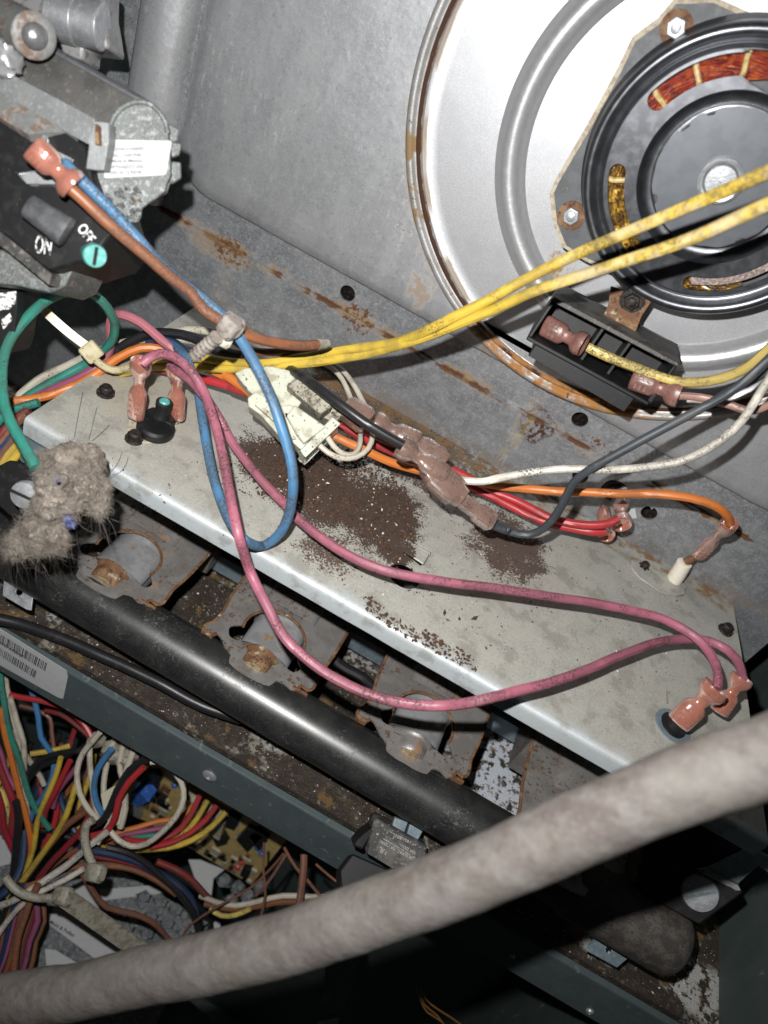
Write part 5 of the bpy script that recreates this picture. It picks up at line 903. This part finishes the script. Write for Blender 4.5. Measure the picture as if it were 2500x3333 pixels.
c = at(*g('a4', (175, 1470))[0][:2], 22.6); dr = (CO-c).normalized()+V((-.3, -.2, -.3)); b = B(); b.lathe([(.30, -.9), (.30, -.12), (.40, -.1), (.42, .05), (.38, .16), (.2, .2), (.01, .2)], c, dr, 24); part(b, 'screw_head', M_steel, t)
q = V(dr).normalized(); s_ = q.cross(V((0, 0, 1))).normalized(); b = B(); b.box(c+q*.2, s_*.36, q.cross(s_)*.045, q*.015); part(b, 'slot', M_dark, t)
t = thing('manifold_bracket', 'black bracket behind the silver screw at the left of the lint', 'bracket', at(*g('a4', (90, 1500))[0][:2], 24))
kb = PL(at(*g('a4', (90, 1400))[0][:2], 23.8), (0, -.8, .6)); b = B(); b.slab(onp(kb, [q[:2] for q in g('a4', (-60, 1300), (60, 1240), (140, 1260), (230, 1350), (260, 1560), (180, 1650), (40, 1600), (-60, 1500))]), -kb.n*.5); part(b, 'bracket_plate', M_blk, t, bevel=.06)
# ================================================================ appliance switch by the rail
t = thing('rocker_switch', 'dusty black snap switch with white ratings print next to the rail', 'switch', at(*g('b5', (850, 650))[0][:2], 28))
sp_ = PL(at(*g('b5', (850, 650))[0][:2], 27.2), (.05, -.62, .78))
b = B(); b.slab(onp(sp_, [q[:2] for q in g('b5', (770, 498), (800, 488), (1090, 650), (1085, 720), (1010, 800), (900, 800), (715, 690), (735, 620))]), -sp_.n*1.3); part(b, 'switch_case', M_blkdust, t, bevel=.08)
b = B(); b.slab(onp(PL(sp_.o-sp_.n*.1, sp_.n), [q[:2] for q in g('b5', (640, 650), (690, 590), (775, 530), (760, 580), (700, 680))]), -sp_.n*1.1); part(b, 'mounting_ear', M_blk, t, bevel=.06)
b = B(); b.slab(onp(PL(at(*g('b5', (650, 760))[0][:2], 28.3), (0, -.5, .85)), [q[:2] for q in g('b5', (560, 800), (640, 695), (880, 800), (900, 830), (700, 900), (570, 910))]), V((0, .3, -.8))); part(b, 'snap_bezel', M_blk, t, bevel=.08)
for q in ([(895, 480), (975, 510), (950, 580), (875, 540)], [(985, 520), (1065, 560), (1030, 625), (965, 580)]):
    b = B(); b.slab(onp(PL(sp_.o-sp_.n*.2, sp_.n), [x[:2] for x in g('b5', *q)]), -sp_.n*.3); part(b, 'blade_terminal', M_bluesteel, t, bevel=.03)
for s_, a, c, h in (('1CT85/55', (1022, 640), (925, 590), 16), ('10A 250V~', (1020, 688), (925, 632), 18), ('13A 250VAC, 20A 125VAC', (1010, 722), (805, 612), 18), ('3/4HP', (985, 770), (935, 742), 18), ('ENEC', (885, 605), (840, 575), 22), ('UL', (850, 680), (805, 655), 30), ('RE3', (935, 600), (900, 582), 16), ('1', (800, 578), (785, 572), 10), ('6', (826, 522), (815, 516), 16)):
    if s_ == 'ENEC': continue
    text(s_, sp_, g('b5', a)[0][:2], g('b5', c)[0][:2], h*.36, M_gink, t, 'ratings_lettering', .03)
b = B(); A, C = sp_.p(*g('b5', (822, 605))[0][:2])+sp_.n*.03, sp_.p(*g('b5', (1018, 722))[0][:2])+sp_.n*.03; q = (C-A).normalized(); b.box((A+C)/2, (C-A)/2, q.cross(sp_.n)*.012, sp_.n*.004); part(b, 'ratings_rule', M_gink, t)
dm_ = [sp_.p(*q[:2])+sp_.n*.03 for q in g('b5', (838, 585), (858, 560), (895, 582), (882, 608), (848, 605))]
b = B()
for i in range(5): A, C = dm_[i], dm_[(i+1) % 5]; q = (C-A).normalized(); b.box((A+C)/2, (C-A)/2, q.cross(sp_.n)*.01, sp_.n*.004)
part(b, 'approval_mark', M_gink, t)
# ================================================================ lower right: clamp, bolt, copper wires
t = thing('black_bracket', 'black bracket with a big silver bolt head at the lower right', 'bracket', at(*g('b6', (1250, 930))[0][:2], 25.5))
kb = PL(at(*g('b6', (1250, 930))[0][:2], 26.0), (-.25, -.75, .6))
b = B(); b.slab(onp(kb, [q[:2] for q in g('b6', (900, 660), (1220, 480), (1320, 530), (1390, 485), (1640, 640), (1600, 700), (1540, 655), (1290, 780), (1240, 790), (1480, 890), (1510, 935), (1250, 1125), (1180, 1090), (880, 920))]), -kb.n*.8); part(b, 'bracket_plate', M_blk, t, bevel=.05)
b = B(); b.slab(onp(PL(kb.o+kb.n*.05, kb.n), [q[:2] for q in g('b6', (1290, 782), (1545, 655), (1800, 790), (1700, 840), (1600, 770), (1480, 880))]), -kb.n*.3); part(b, 'grey_strap', M_bluesteel, t, bevel=.03)
b = B(); b.slab([p+kb.n*.02 for p in onp(kb, [q[:2] for q in g('b6', (1240, 788), (1280, 782), (1470, 870), (1480, 900), (1455, 905))])], kb.n*.2); part(b, 'dusty_lip', M_castr, t, bevel=.05)
c = kb.p(*g('b6', (1250, 930))[0][:2]); q = kb.n; u = q.orthogonal().normalized(); b = B(); b.lathe([(.60, 0), (.60, .12), (.55, .2), (.3, .22), (.01, .2)], c, q, 30); bo = part(b, 'bolt_head', M_steel, t)
b = B(); b.box(c+q*.22, u*.5, q.cross(u)*.05, q*.02); part(b, 'bolt_slot', M_bluesteel, bo)
for lab, pts in (('fine copper wire hanging at the bottom of the picture, left of a pair', [(1020, 1490), (1050, 1580), (1090, 1650), (1180, 1710), (1220, 1800)]), ('fine copper wire curling right at the bottom of the picture', [(1050, 1490), (1080, 1570), (1150, 1630), (1230, 1680), (1300, 1730)]), ('fine copper wire between the other two at the bottom', [(1040, 1500), (1070, 1600), (1150, 1670), (1200, 1740)])):
    wire(lab, M_copper, [(x, y, 33) for x, y in g('b5', *pts)], .035, name='copper_wire', n=5)
t = thing('sheet_partition', 'grey green upright sheet at the bottom of the lower compartment', 'metal sheet', (-3, 21, -30))
pp_ = PL(at(*g('b5', (500, 1500))[0][:2], 38), (0, -.8, .6)); b = B(); b.slab(onp(pp_, [q[:2] for q in g('b5', (480, 1300), (700, 1200), (690, 1330), (560, 1720), (540, 1850), (380, 1850), (470, 1500))]), -pp_.n*.4); part(b, 'sheet', mat('grey_green_sheet', (.10, .11, .105), .6, .1, [(NZ(2, .4, .6), (.13, .14, .135))]), t, bevel=.03)
b = B(); b.slab(onp(PL(pp_.o-pp_.n*.6, pp_.n), [q[:2] for q in g('b4', (1000, 1560), (1080, 1560), (1260, 1720), (1180, 1760))]), -pp_.n*.3); part(b, 'folded_strip', M_green, t)
b = B(); b.slab(onp(pp_, [q[:2] for q in g('b5', (440, 1690), (560, 1665), (555, 1760), (400, 1760))]), pp_.n*.2); part(b, 'pale_foot', M_steel, t)
# ================================================================ foreground hose
t = thing('lagged_hose', 'thick mottled grey brown hose crossing the foreground out of focus', 'hose', at(800, 2000, 16))
H = [(-260, 2215, 23.5), (0, 2163, 21.2), (160, 2143, 20.2), (300, 2110, 19.3), (531, 2062, 17.9), (720, 2002, 16.9), (900, 1938, 16.1), (1062, 1874, 15.4), (1250, 1790, 14.8), (1450, 1705, 14.3), (1659, 1632, 13.8), (1850, 1560, 13.4)]
sp = spline([at(*q) for q in H], .35); b = B(); n = 28; R = []
base = B().tube(sp, .68, n); vs = base.v
for i, p in enumerate(sp):
    for k in range(n):
        v = vs[i*n+k]; d = (v-p); R.append(p+d*(1+.05*mnoise.noise(v*1.1)+.02*mnoise.noise(v*4)))
base.v = R; part(base, 'hose_jacket', M_hose, t, smooth=80)
# ================================================================ lower left: control board
yb = 20.0
bpn = PL(V((0, yb, 0)), (0, -1, 0))
t = thing('circuit_board', 'tan control circuit board with blue and black components below the rail', 'circuit board', bpn.p(*g('b4', (1500, 880))[0][:2]))
b = B(); b.slab(onp(bpn, [q[:2] for q in g('b4', (640, 330), (790, 470), (870, 500), (1130, 660), (1510, 885), (1760, 560), (1200, 200), (900, 60))]), (0, .16, 0)); part(b, 'board', M_pcb, t)
def comp(name, m, pts, h, lift=0, bev=.03):
    P = [p+V((0, -lift, 0)) for p in onp(bpn, [q[:2] for q in g('b4', *pts)])]; b = B(); b.slab(P, (0, -h, 0)); return part(b, name, m, t, bevel=bev)
comp('wire_header', M_cconn, [(1130, 270), (1165, 290), (1390, 440), (1360, 540), (1330, 520), (1160, 370)], .8)
M_bcap = mat('blue_capacitor', (.03, .10, .38), .35, 0., [(NZ(4, .5, .6), (.06, .16, .45))]); M_rcap = mat('red_capacitor', (.42, .03, .02), .35); M_glass = mat('clear_case', (.4, .42, .4), .25, .5)
for u, v, r in ((1410, 520, 26), (1455, 600, 30), (1490, 640, 16), (1545, 665, 18), (1570, 700, 18), (1050, 290, 20), (385, 395, 14), (1580, 675, 14)):
    c = bpn.p(*g('b4', (u, v))[0][:2]); s_ = r*.36*S*42/FPX; b = B(); b.loft(c+V((-.1, 0, -s_*.2)), c+V((.05, -.1, s_*1.6)), (0, -1, 0), [(0, s_*.5, s_*.5), (.2, s_*.8, s_*.8), (.8, s_*.8, s_*.8), (1, s_*.5, s_*.5)], 14, 2); part(b, 'capacitor', M_bcap, t, smooth=60)
for u, v, r in ((1430, 770, 30), (1450, 745, 22)):
    c = bpn.p(*g('b4', (u, v))[0][:2]); s_ = r*.36*S*42/FPX; b = B(); b.loft(c+V((0, 0, -s_*.5)), c+V((0, -.1, s_*.8)), (0, -1, 0), [(0, s_*.4, s_*.4), (.3, s_*.8, s_*.8), (.8, s_*.8, s_*.8), (1, s_*.4, s_*.4)], 14, 2); part(b, 'capacitor', M_rcap, t, smooth=60)
comp('relay', M_bcap, [(850, 250), (900, 250), (950, 300), (880, 330), (840, 300)], .9)
comp('crystal_case', M_glass, [(845, 300), (880, 320), (865, 440), (830, 425)], .5)
for q in ([(800, 180), (960, 190), (980, 240), (880, 250)], [(1390, 430), (1450, 470), (1420, 520), (1370, 500)], [(1510, 560), (1560, 530), (1620, 580), (1570, 640)], [(1290, 560), (1350, 550), (1380, 600), (1320, 620)], [(1470, 760), (1520, 770), (1500, 810), (1460, 795)], [(970, 330), (1010, 350), (990, 380), (960, 365)], [(1500, 520), (1590, 560), (1500, 650), (1440, 580)]):
    comp('chip', M_blk, q, .35)
rs = random.Random(4)
for x, y in rnd_poly_pts([q[:2] for q in g('b4', (1150, 640), (1250, 600), (1500, 700), (1560, 760), (1500, 860))], 26)+rnd_poly_pts([q[:2] for q in g('b4', (800, 350), (950, 240), (1100, 330), (1000, 500), (880, 480))], 20):
    c = bpn.p(x, y); d = V((rs.choice((.25, .12)), 0, rs.choice((.12, .25)))); b = B(); b.box(c-V((0, .06, 0)), (d.x, 0, 0), (0, .07, 0), (0, 0, d.z)); part(b, 'resistor', rs.choice((M_blk, M_cconn, M_edge)), t)
# stickers on the lining
lp = PL(V((0, 0, -28.18)), (0, 0, 1)); ZU = V((0, 0, 1))
def sticker(label, r, pts, lift=.0):
    P = [p+ZU*lift for p in onp(lp, [q[:2] for q in g(r, *pts)])]; b = B(); b.slab(P, (0, 0, .03)); c = sum(P, V((0, 0, 0)))/len(P); o = part(b, 'paper_sticker', M_paper, loc=c); 
    tag(o, label, 'sticker'); return o
s1 = sticker('white paper sticker lettered with the word Pollen beside the pale strap', 'b4', [(325, 1010), (420, 1060), (780, 1285), (720, 1320), (590, 1345), (290, 1120)])
text('Mold & Pollen', PL(lp.o+ZU*.04, lp.n), g('b4', (295, 1115))[0][:2], g('b4', (440, 1200))[0][:2], 22*.36, M_ink, s1, 'sticker_lettering')
text('Keep clean', PL(lp.o+ZU*.04, lp.n), g('b4', (553, 1150))[0][:2], g('b4', (640, 1195))[0][:2], 14*.36, M_ink, s1, 'sticker_lettering')
sticker('long white sticker edge on the lining, right of the pale strap', 'b4', [(455, 890), (505, 862), (560, 950), (610, 990), (580, 1040), (900, 1255), (820, 1290), (600, 1110), (430, 940)])
sticker('white sticker bar under the orange wire on the lining', 'b4', [(590, 915), (900, 890), (985, 935), (620, 980)])
sticker('white sticker corner left of the big board corner', 'b4', [(1130, 735), (1200, 735), (1345, 795), (1280, 850), (1268, 950), (1180, 880)])
sticker('small white sticker scrap above the hose in the middle', 'b4', [(1280, 1100), (1320, 1110), (1325, 1200), (1290, 1200)])
sticker('pale sticker at the left edge of the lining', 'b4', [(-100, 560), (20, 600), (85, 680), (60, 760), (-100, 800)])
sticker('yellowed sticker scrap low on the left above the hose', 'b4', [(270, 1270), (330, 1275), (470, 1360), (280, 1400)])
for i, (u, v) in enumerate(((700, 1050), (800, 1090), (900, 1080), (1000, 1120), (1050, 1040), (760, 1150), (880, 1180), (960, 990), (860, 960), (1340, 860), (1420, 900), (1380, 980), (1480, 950), (1560, 900), (640, 1030), (1100, 1180))):
    P = [q[:2] for q in g('b4', (u-42, v-10), (u+10, v-34), (u+46, v-2), (u+30, v+34), (u-22, v+30))]; Q = [p-ZU*.01 for p in onp(lp, P)]; c = sum(Q, V((0, 0, 0)))/5
    b = B(); b.slab(Q, (0, 0, .14)); part(b, 'quilted_lump', M_foil, LIN, bevel=.06)
# ---------------------------------------------------------------- harness wires (traced, each at its own distance)
def hw(label, m, pts, t0=34., t1=36., r=.15, reg='b4', lump=True):
    r *= .80; n = len(pts); wire(label, m, [(x, y, t0+(t1-t0)*i/(n-1)) for i, (x, y) in enumerate(g(reg, *pts))], r, 'wires of the lower harness', 8, step=.5)
hw('orange wire crossing the upper left corner of the harness', ORG, [(0, -180), (30, -20), (55, 80), (85, 200), (122, 350), (168, 520), (188, 650), (175, 760), (145, 850), (100, 930)], 33, 36, .165)
hw('green wire running beside the orange one to the harness middle', GRN, [(-10, -520), (10, -300), (40, -100), (75, 30), (120, 150), (168, 330), (225, 450), (300, 550)], 32.5, 35, .16)
hw('cream wire right of the green one', WHT, [(30, -420), (40, -300), (80, -120), (115, 20), (150, 100), (215, 190), (265, 285)], 33.5, 36)
hw('cream wire passing straight down in the left harness', WHT, [(60, -240), (100, -100), (142, 30), (148, 150), (150, 300), (168, 460), (185, 560)], 33.7, 36)
hw('pale cream wire behind the orange wire', WHT, [(70, -40), (95, 100), (120, 220), (140, 380), (165, 500)], 34.5, 36, .13)
hw('blue wire bowing right at the top of the harness', BLU, [(150, -380), (200, -250), (230, -120), (245, 0), (300, 80), (322, 180), (295, 295), (225, 400), (180, 500), (165, 600)], 34, 36, .15)
hw('yellow wire descending to the cable tie', YEL, [(365, 120), (335, 230), (270, 380), (225, 500), (205, 650), (155, 800), (90, 920)], 34, 35.5, .15)
hw('short yellow wire lying flat under the rail', YEL, [(180, 100), (240, 90), (350, 72), (420, 50)], 35.5, 36, .16)
hw('red wire rising steeply in the harness', RED, [(420, 140), (345, 300), (275, 440), (258, 530)], 34, 35.5, .16)
hw('mauve wire beside the steep red wire', PUR, [(500, 120), (420, 230), (350, 320), (320, 420)], 34.5, 35.5)
hw('black wire crossing under the rail', BLK, [(560, 30), (470, 80), (360, 95), (250, 130), (165, 220)], 34, 35, .17)
hw('second black wire crossing below the first', BLK, [(420, 100), (300, 150), (220, 190), (150, 280)], 34.5, 35.5, .17)
hw('yellow wire crossing the harness middle', YEL, [(455, 290), (405, 450), (322, 600), (220, 745), (120, 880), (50, 960)], 33.8, 35, .16)
hw('thick rust orange wire in the middle of the harness', ORB, [(560, 400), (520, 440), (405, 520), (300, 640), (200, 775), (140, 860), (100, 960), (50, 1060), (-30, 1200)], 34, 35.5, .19)
hw('crimson wire crossing to the centre bundle', CRM, [(545, 450), (485, 560), (385, 670), (300, 760), (230, 850)], 34.2, 35.5, .17)
hw('large bare white wire bowing left under the rail', WHT, [(600, -30), (560, 20), (500, 90), (462, 200), (475, 330), (525, 425), (590, 495)], 32.5, 33.5, .15)
hw('white wire dropping straight from the connector', WHT, [(540, 20), (538, 150), (552, 290), (575, 420), (605, 490)], 33.5, 34)
hw('blue wire with metal tip dropping from the rail', BLU, [(670, 70), (640, 110), (590, 185), (562, 290), (580, 400), (625, 475)], 32.6, 33.5, .16)
hw('white wire right of the metal tipped blue one', WHT, [(690, 0), (655, 110), (628, 230), (622, 320), (640, 430)], 33.6, 34)
hw('white wire in the middle of the connector drop', WHT, [(745, 30), (722, 120), (722, 200), (750, 290), (755, 400)], 33.4, 34)
hw('pinkish white wire at the right of the connector drop', WHT, [(805, 70), (765, 180), (738, 300), (752, 420), (722, 540)], 33.2, 34, .18)
hw('black wire bending down to the tie point', BLK, [(920, 100), (860, 140), (780, 195), (700, 320), (655, 430), (600, 510), (530, 545)], 32.4, 33.5, .19)
hw('bright red wire with white tip bending to the tie point', RED, [(862, 180), (772, 272), (712, 372), (688, 480), (640, 560), (560, 590), (480, 600)], 32.3, 33.5, .17)
hw('cream wire making the big loop in front of the board', WHT, [(900, 148), (960, 150), (1020, 185), (1085, 265), (1103, 360), (1060, 470), (975, 565), (880, 640), (790, 655), (710, 615), (660, 560)], 32.5, 33.5, .15)
hw('uppermost red wire of the fan leaving the board header', RED, [(1200, 348), (1150, 455), (1085, 545), (985, 605), (850, 625), (740, 605)], 37, 34.5, .17)
hw('yellow wire of the fan next to the upper red one', YEL, [(1245, 380), (1180, 490), (1085, 595), (955, 650), (830, 668)], 37, 34.8, .16)
hw('lower red wire of the fan from the board header', RED, [(1298, 410), (1232, 495), (1135, 575), (1020, 632), (900, 660)], 37, 35, .17)
hw('lowest yellow wire of the fan from the board header', YEL, [(1352, 450), (1275, 530), (1155, 615), (1005, 662), (850, 672), (700, 685), (600, 660)], 37, 34.5, .17)
hw('green wire glimpsed inside the fan', GRN, [(1185, 490), (1100, 545), (1000, 575), (850, 595), (740, 590)], 37.4, 35.5)
hw('orange wire on top of the fan', ORG, [(1165, 400), (1085, 480), (950, 502), (820, 540), (700, 575), (560, 655)], 37, 34.8, .15)
hw('dusky purple wire inside the fan', PUR, [(1175, 440), (1090, 510), (960, 545), (820, 570), (700, 590)], 37.3, 35.3)
hw('long dusty white wire crossing the whole harness', WHG, [(640, 570), (545, 645), (400, 768), (250, 872), (110, 965), (0, 1010), (-80, 1030)], 32.8, 33.5, .18)
hw('second dusty white wire below the long one', WHG, [(500, 790), (380, 862), (250, 922), (105, 1030), (0, 1165), (-40, 1230)], 33.2, 33.5, .15)
hw('brown orange wire arching over the lining', ORB, [(160, 900), (260, 860), (380, 795), (500, 768), (650, 765), (800, 790), (940, 855), (1060, 940)], 33.8, 36, .19)
hw('thick navy wire over the arching orange one', NVY, [(480, 650), (560, 680), (680, 700), (800, 735), (900, 785), (1050, 880), (1140, 960), (1185, 1100), (1200, 1230)], 33.6, 36.5, .22)
hw('dark red wire curving to the lower right', DRD, [(940, 745), (1050, 790), (1150, 855), (1230, 945), (1290, 1000)], 35, 36, .2)
hw('brick red wire under the navy one', CRM, [(500, 660), (580, 712), (700, 730), (850, 775), (960, 840), (1060, 920)], 34, 36, .17)
hw('black sleeved wire running beside the navy one', BLK, [(640, 660), (760, 690), (850, 740), (950, 820), (1080, 940), (1160, 1060), (1200, 1180)], 34.2, 36, .2)
hw('orange wire hanging down at the lower left', ORB, [(230, 880), (190, 960), (150, 1080), (108, 1200), (82, 1420), (70, 1520)], 32.8, 32.5, .18)
hw('crimson wire at the far left of the harness', CRM, [(-30, 100), (0, 190), (40, 290), (82, 400), (75, 520), (85, 620)], 34, 35, .2)
hw('second crimson wire low at the far left', CRM, [(-20, 330), (5, 430), (20, 520), (50, 610), (95, 700)], 33.8, 35, .2)
hw('purple wire at the upper far left', PUR, [(-20, 40), (10, 110), (40, 220), (95, 310)], 34.5, 35)
hw('yellow wire at the far left behind crimson', YELC, [(0, 300), (38, 400), (62, 520), (78, 620), (85, 700)], 34.6, 35.2)
hw('navy wire joining the far left strands', NVY, [(-40, 980), (30, 930), (100, 840), (138, 720), (142, 560)], 33.6, 35.5, .2)
hw('black wire bulging left of the orange wire', BLK, [(95, 380), (110, 500), (98, 620), (90, 740), (70, 850), (-20, 940)], 34, 35, .2)
hw('brown wire snaking down across the lining', BRN, [(490, 810), (562, 930), (640, 1020), (800, 1058), (900, 1100), (960, 1150), (1030, 1230)], 34, 36, .16)
hw('thin rusty wire arcing up to the board corner', BRN, [(1700, 700), (1659, 750), (1500, 905), (1300, 1020), (1150, 1120), (1080, 1215)], 34, 35, .075)
hw('thin dark wire dropping from the board corner', BRN, [(1585, 630), (1580, 800), (1592, 950), (1560, 1095)], 34, 34, .075)
hw('orange wire running right behind the hose', ORB, [(1230, 1000), (1400, 1030), (1560, 1010), (1659, 990), (1800, 985), (1950, 1000)], 36, 34, .17)
hw('cream wire above the orange one behind the hose', WHT, [(1200, 950), (1300, 990), (1420, 1010), (1560, 980), (1700, 950), (1850, 955), (2010, 965)], 35.8, 34, .15)
hw('speckled green grey wire looping near the hose', YELC, [(1260, 1030), (1330, 1070), (1420, 1065), (1500, 1030)], 35.5, 35, .14)
hw('brown stem wire rising behind the orange wire', BRN, [(350, 700), (345, 800), (335, 900), (318, 1020)], 33.5, 33, .2, 'b5')
hw('thin branching wire by the brown stem', BRN, [(230, 660), (300, 780), (380, 870), (460, 970)], 34, 34, .09, 'b5')
hw('second thin branching wire by the brown stem', BRN, [(250, 690), (200, 770), (140, 860), (60, 950)], 34, 34, .08, 'b5')
hw('red brown wire slipping under the black switch', ORB, [(420, 760), (500, 830), (590, 900)], 34, 34, .07, 'b5')
hw('red wire arching below the sticker end of the rail', RED, [(60, 1035), (130, 1050), (260, 1072), (400, 1120), (500, 1205), (560, 1310)], 34, 33.8, .16, 'b1')
hw('dark wire under the arching red wire', DRD, [(270, 1130), (360, 1150), (450, 1210), (540, 1290)], 35, 34.5, .13, 'b1')
hw('dim grey wire in the dark below the rail', BRN, [(120, 1100), (250, 1140), (300, 1180), (310, 1260), (330, 1400)], 36, 36, .12, 'b1')
hw('pale flat tag wire rising to the white wires', WHT, [(585, 640), (640, 540), (700, 440), (735, 380)], 33, 33.5, .12)
rs = random.Random(17); cols = [(BLK, 'black'), (BRN, 'dark brown'), (DRD, 'dark red'), (NVY, 'navy'), (PUR, 'dusky purple'), (BLK, 'sooty black'), (ORB, 'rust orange'), (CRM, 'crimson')]
for k in range(15):                              # the dark hank hanging to the lower left
    m, cn = cols[k % 8]; u0 = 20+k*16; r1_ = rs.uniform(-12, 12)
    hw('%s wire, %s of the dark hank hanging at the lower left' % (cn, ('leftmost', 'second strand', 'third strand', 'fourth strand', 'fifth strand', 'sixth strand', 'seventh strand', 'middle strand', 'ninth strand', 'tenth strand', 'eleventh strand', 'twelfth strand', 'thirteenth strand', 'fourteenth strand', 'rightmost')[k]), m,
       [(120+k*8, 880), (60+k*13+r1_, 980), (10+k*18, 1100), (u0-30, 1220), (-40+k*17, 1330), (-90+k*17, 1470)], 34+.15*(k % 3), 34, .16)
for k, (m, lab, pts) in enumerate(((DRD, 'dark red wire deep in the harness centre', [(640, 480), (540, 560), (420, 640), (330, 740), (240, 860)]), (BLK, 'black wire deep behind the yellow one', [(700, 560), (560, 600), (420, 600), (300, 560), (180, 560)]), (NVY, 'navy wire deep behind the red one', [(380, 250), (360, 350), (390, 450), (450, 560), (560, 640)]), (RED, 'red wire deep under the yellow one', [(330, 330), (340, 450), (310, 560), (260, 660)]), (BRN, 'brown wire deep in the centre', [(500, 420), (440, 500), (350, 600), (250, 700), (180, 820)]), (ORB, 'orange wire deep in the centre bundle', [(760, 600), (650, 640), (500, 660), (380, 720), (260, 820)]), (BLK, 'black wire deep at the left of the rail', [(300, 40), (200, 140), (150, 240), (200, 380), (260, 480)]), (CRM, 'crimson wire deep below the fan', [(900, 650), (760, 650), (620, 600), (520, 640), (420, 720)]))):
    hw(lab, m, pts, 36.5, 36.5, .17)
for lab, P in (('pale cable tie wrapped round the harness middle', [(560, 495), (522, 520), (508, 600), (525, 690), (570, 790)]), ('pale cable tie round the left harness', [(30, 835), (60, 880), (110, 925), (200, 960), (340, 965)])):
    t = thing('cable_tie', lab, 'cable tie', at(*g('b4', P[2])[0][:2], 31.5)); b = B(); b.tube(spline([at(x, y, 31.8) for x, y in g('b4', *P)], .3), .17, 10); part(b, 'tie_band', M_tied, t)
    c = at(*g('b4', (572, 815) if P[0][0] > 100 else (378, 955))[0][:2], 31.6); b = B(); b.loft(c-V((.3, 0, .2)), c+V((.3, 0, .3)), CO-c, [(0, .25, .2), (.15, .36, .28), (.85, .36, .28), (1, .25, .2)], 14, 4); part(b, 'tie_head', M_tied, t)
    if P[0][0] < 100: b = B(); a_, c_ = at(*g('b4', (395, 965))[0][:2], 31.6), at(*g('b4', (835, 1275))[0][:2], 33); b.box((a_+c_)/2, (c_-a_)/2, ((c_-a_).normalized().cross(CF))*.42, CF*.07); part(b, 'tie_tail', M_tied, t)
t = thing('nylon_header', 'cluster of clear nylon terminals under the rail with white wires', 'terminal cluster', at(*g('b4', (680, 60))[0][:2], 33.5))
for q in ((590, -20), (680, 30), (700, 80), (760, 100), (800, 60)):
    a_, c_ = at(*g('b4', q)[0][:2], 34), at(*g('b4', (q[0]-25, q[1]+70))[0][:2], 33.6); b = B(); b.loft(a_, c_, (0, -1, .3), [(0, .3, .2), (.1, .38, .26), (.9, .36, .24), (1, .25, .2)], 12, 4); part(b, 'terminal_sleeve', M_tied, t)
t = thing('paper_tag', 'cream paper tag wrapped round the white wires', 'tag', at(*g('b4', (670, 400))[0][:2], 33.6))
tgp = PL(at(*g('b4', (670, 400))[0][:2], 33.7), (0, -.8, .5)); b = B(); b.slab(onp(tgp, [q[:2] for q in g('b4', (605, 340), (690, 290), (735, 400), (720, 520), (660, 540), (620, 430))]), -tgp.n*.05); part(b, 'tag_paper', mat('cream_paper', (.50, .46, .36), .8), t)
for k in range(20):
    m = (BLK, BRN, DRD, BLK, NVY, ORB, CRM, BRN, BLK, YEL)[k % 10]; x, y = rs.uniform(60, 620), rs.uniform(-60, 120); P = [(x, y)]; dx, dy = rs.uniform(-70, 10), rs.uniform(80, 130)
    for j in range(5): x += dx+rs.uniform(-40, 40); y += dy; P.append((x*.97, y))
    wire('dim wire deep in the lower harness, lost among the others', m, [(a_, b_, 37.5) for a_, b_ in g('b4', *P)], .13, 'dim wires deep in the lower harness', 7, step=.6)
# ---------------------------------------------------------------- tidy up
for o in bpy.data.objects:
    if 'w' in o: del o['w']
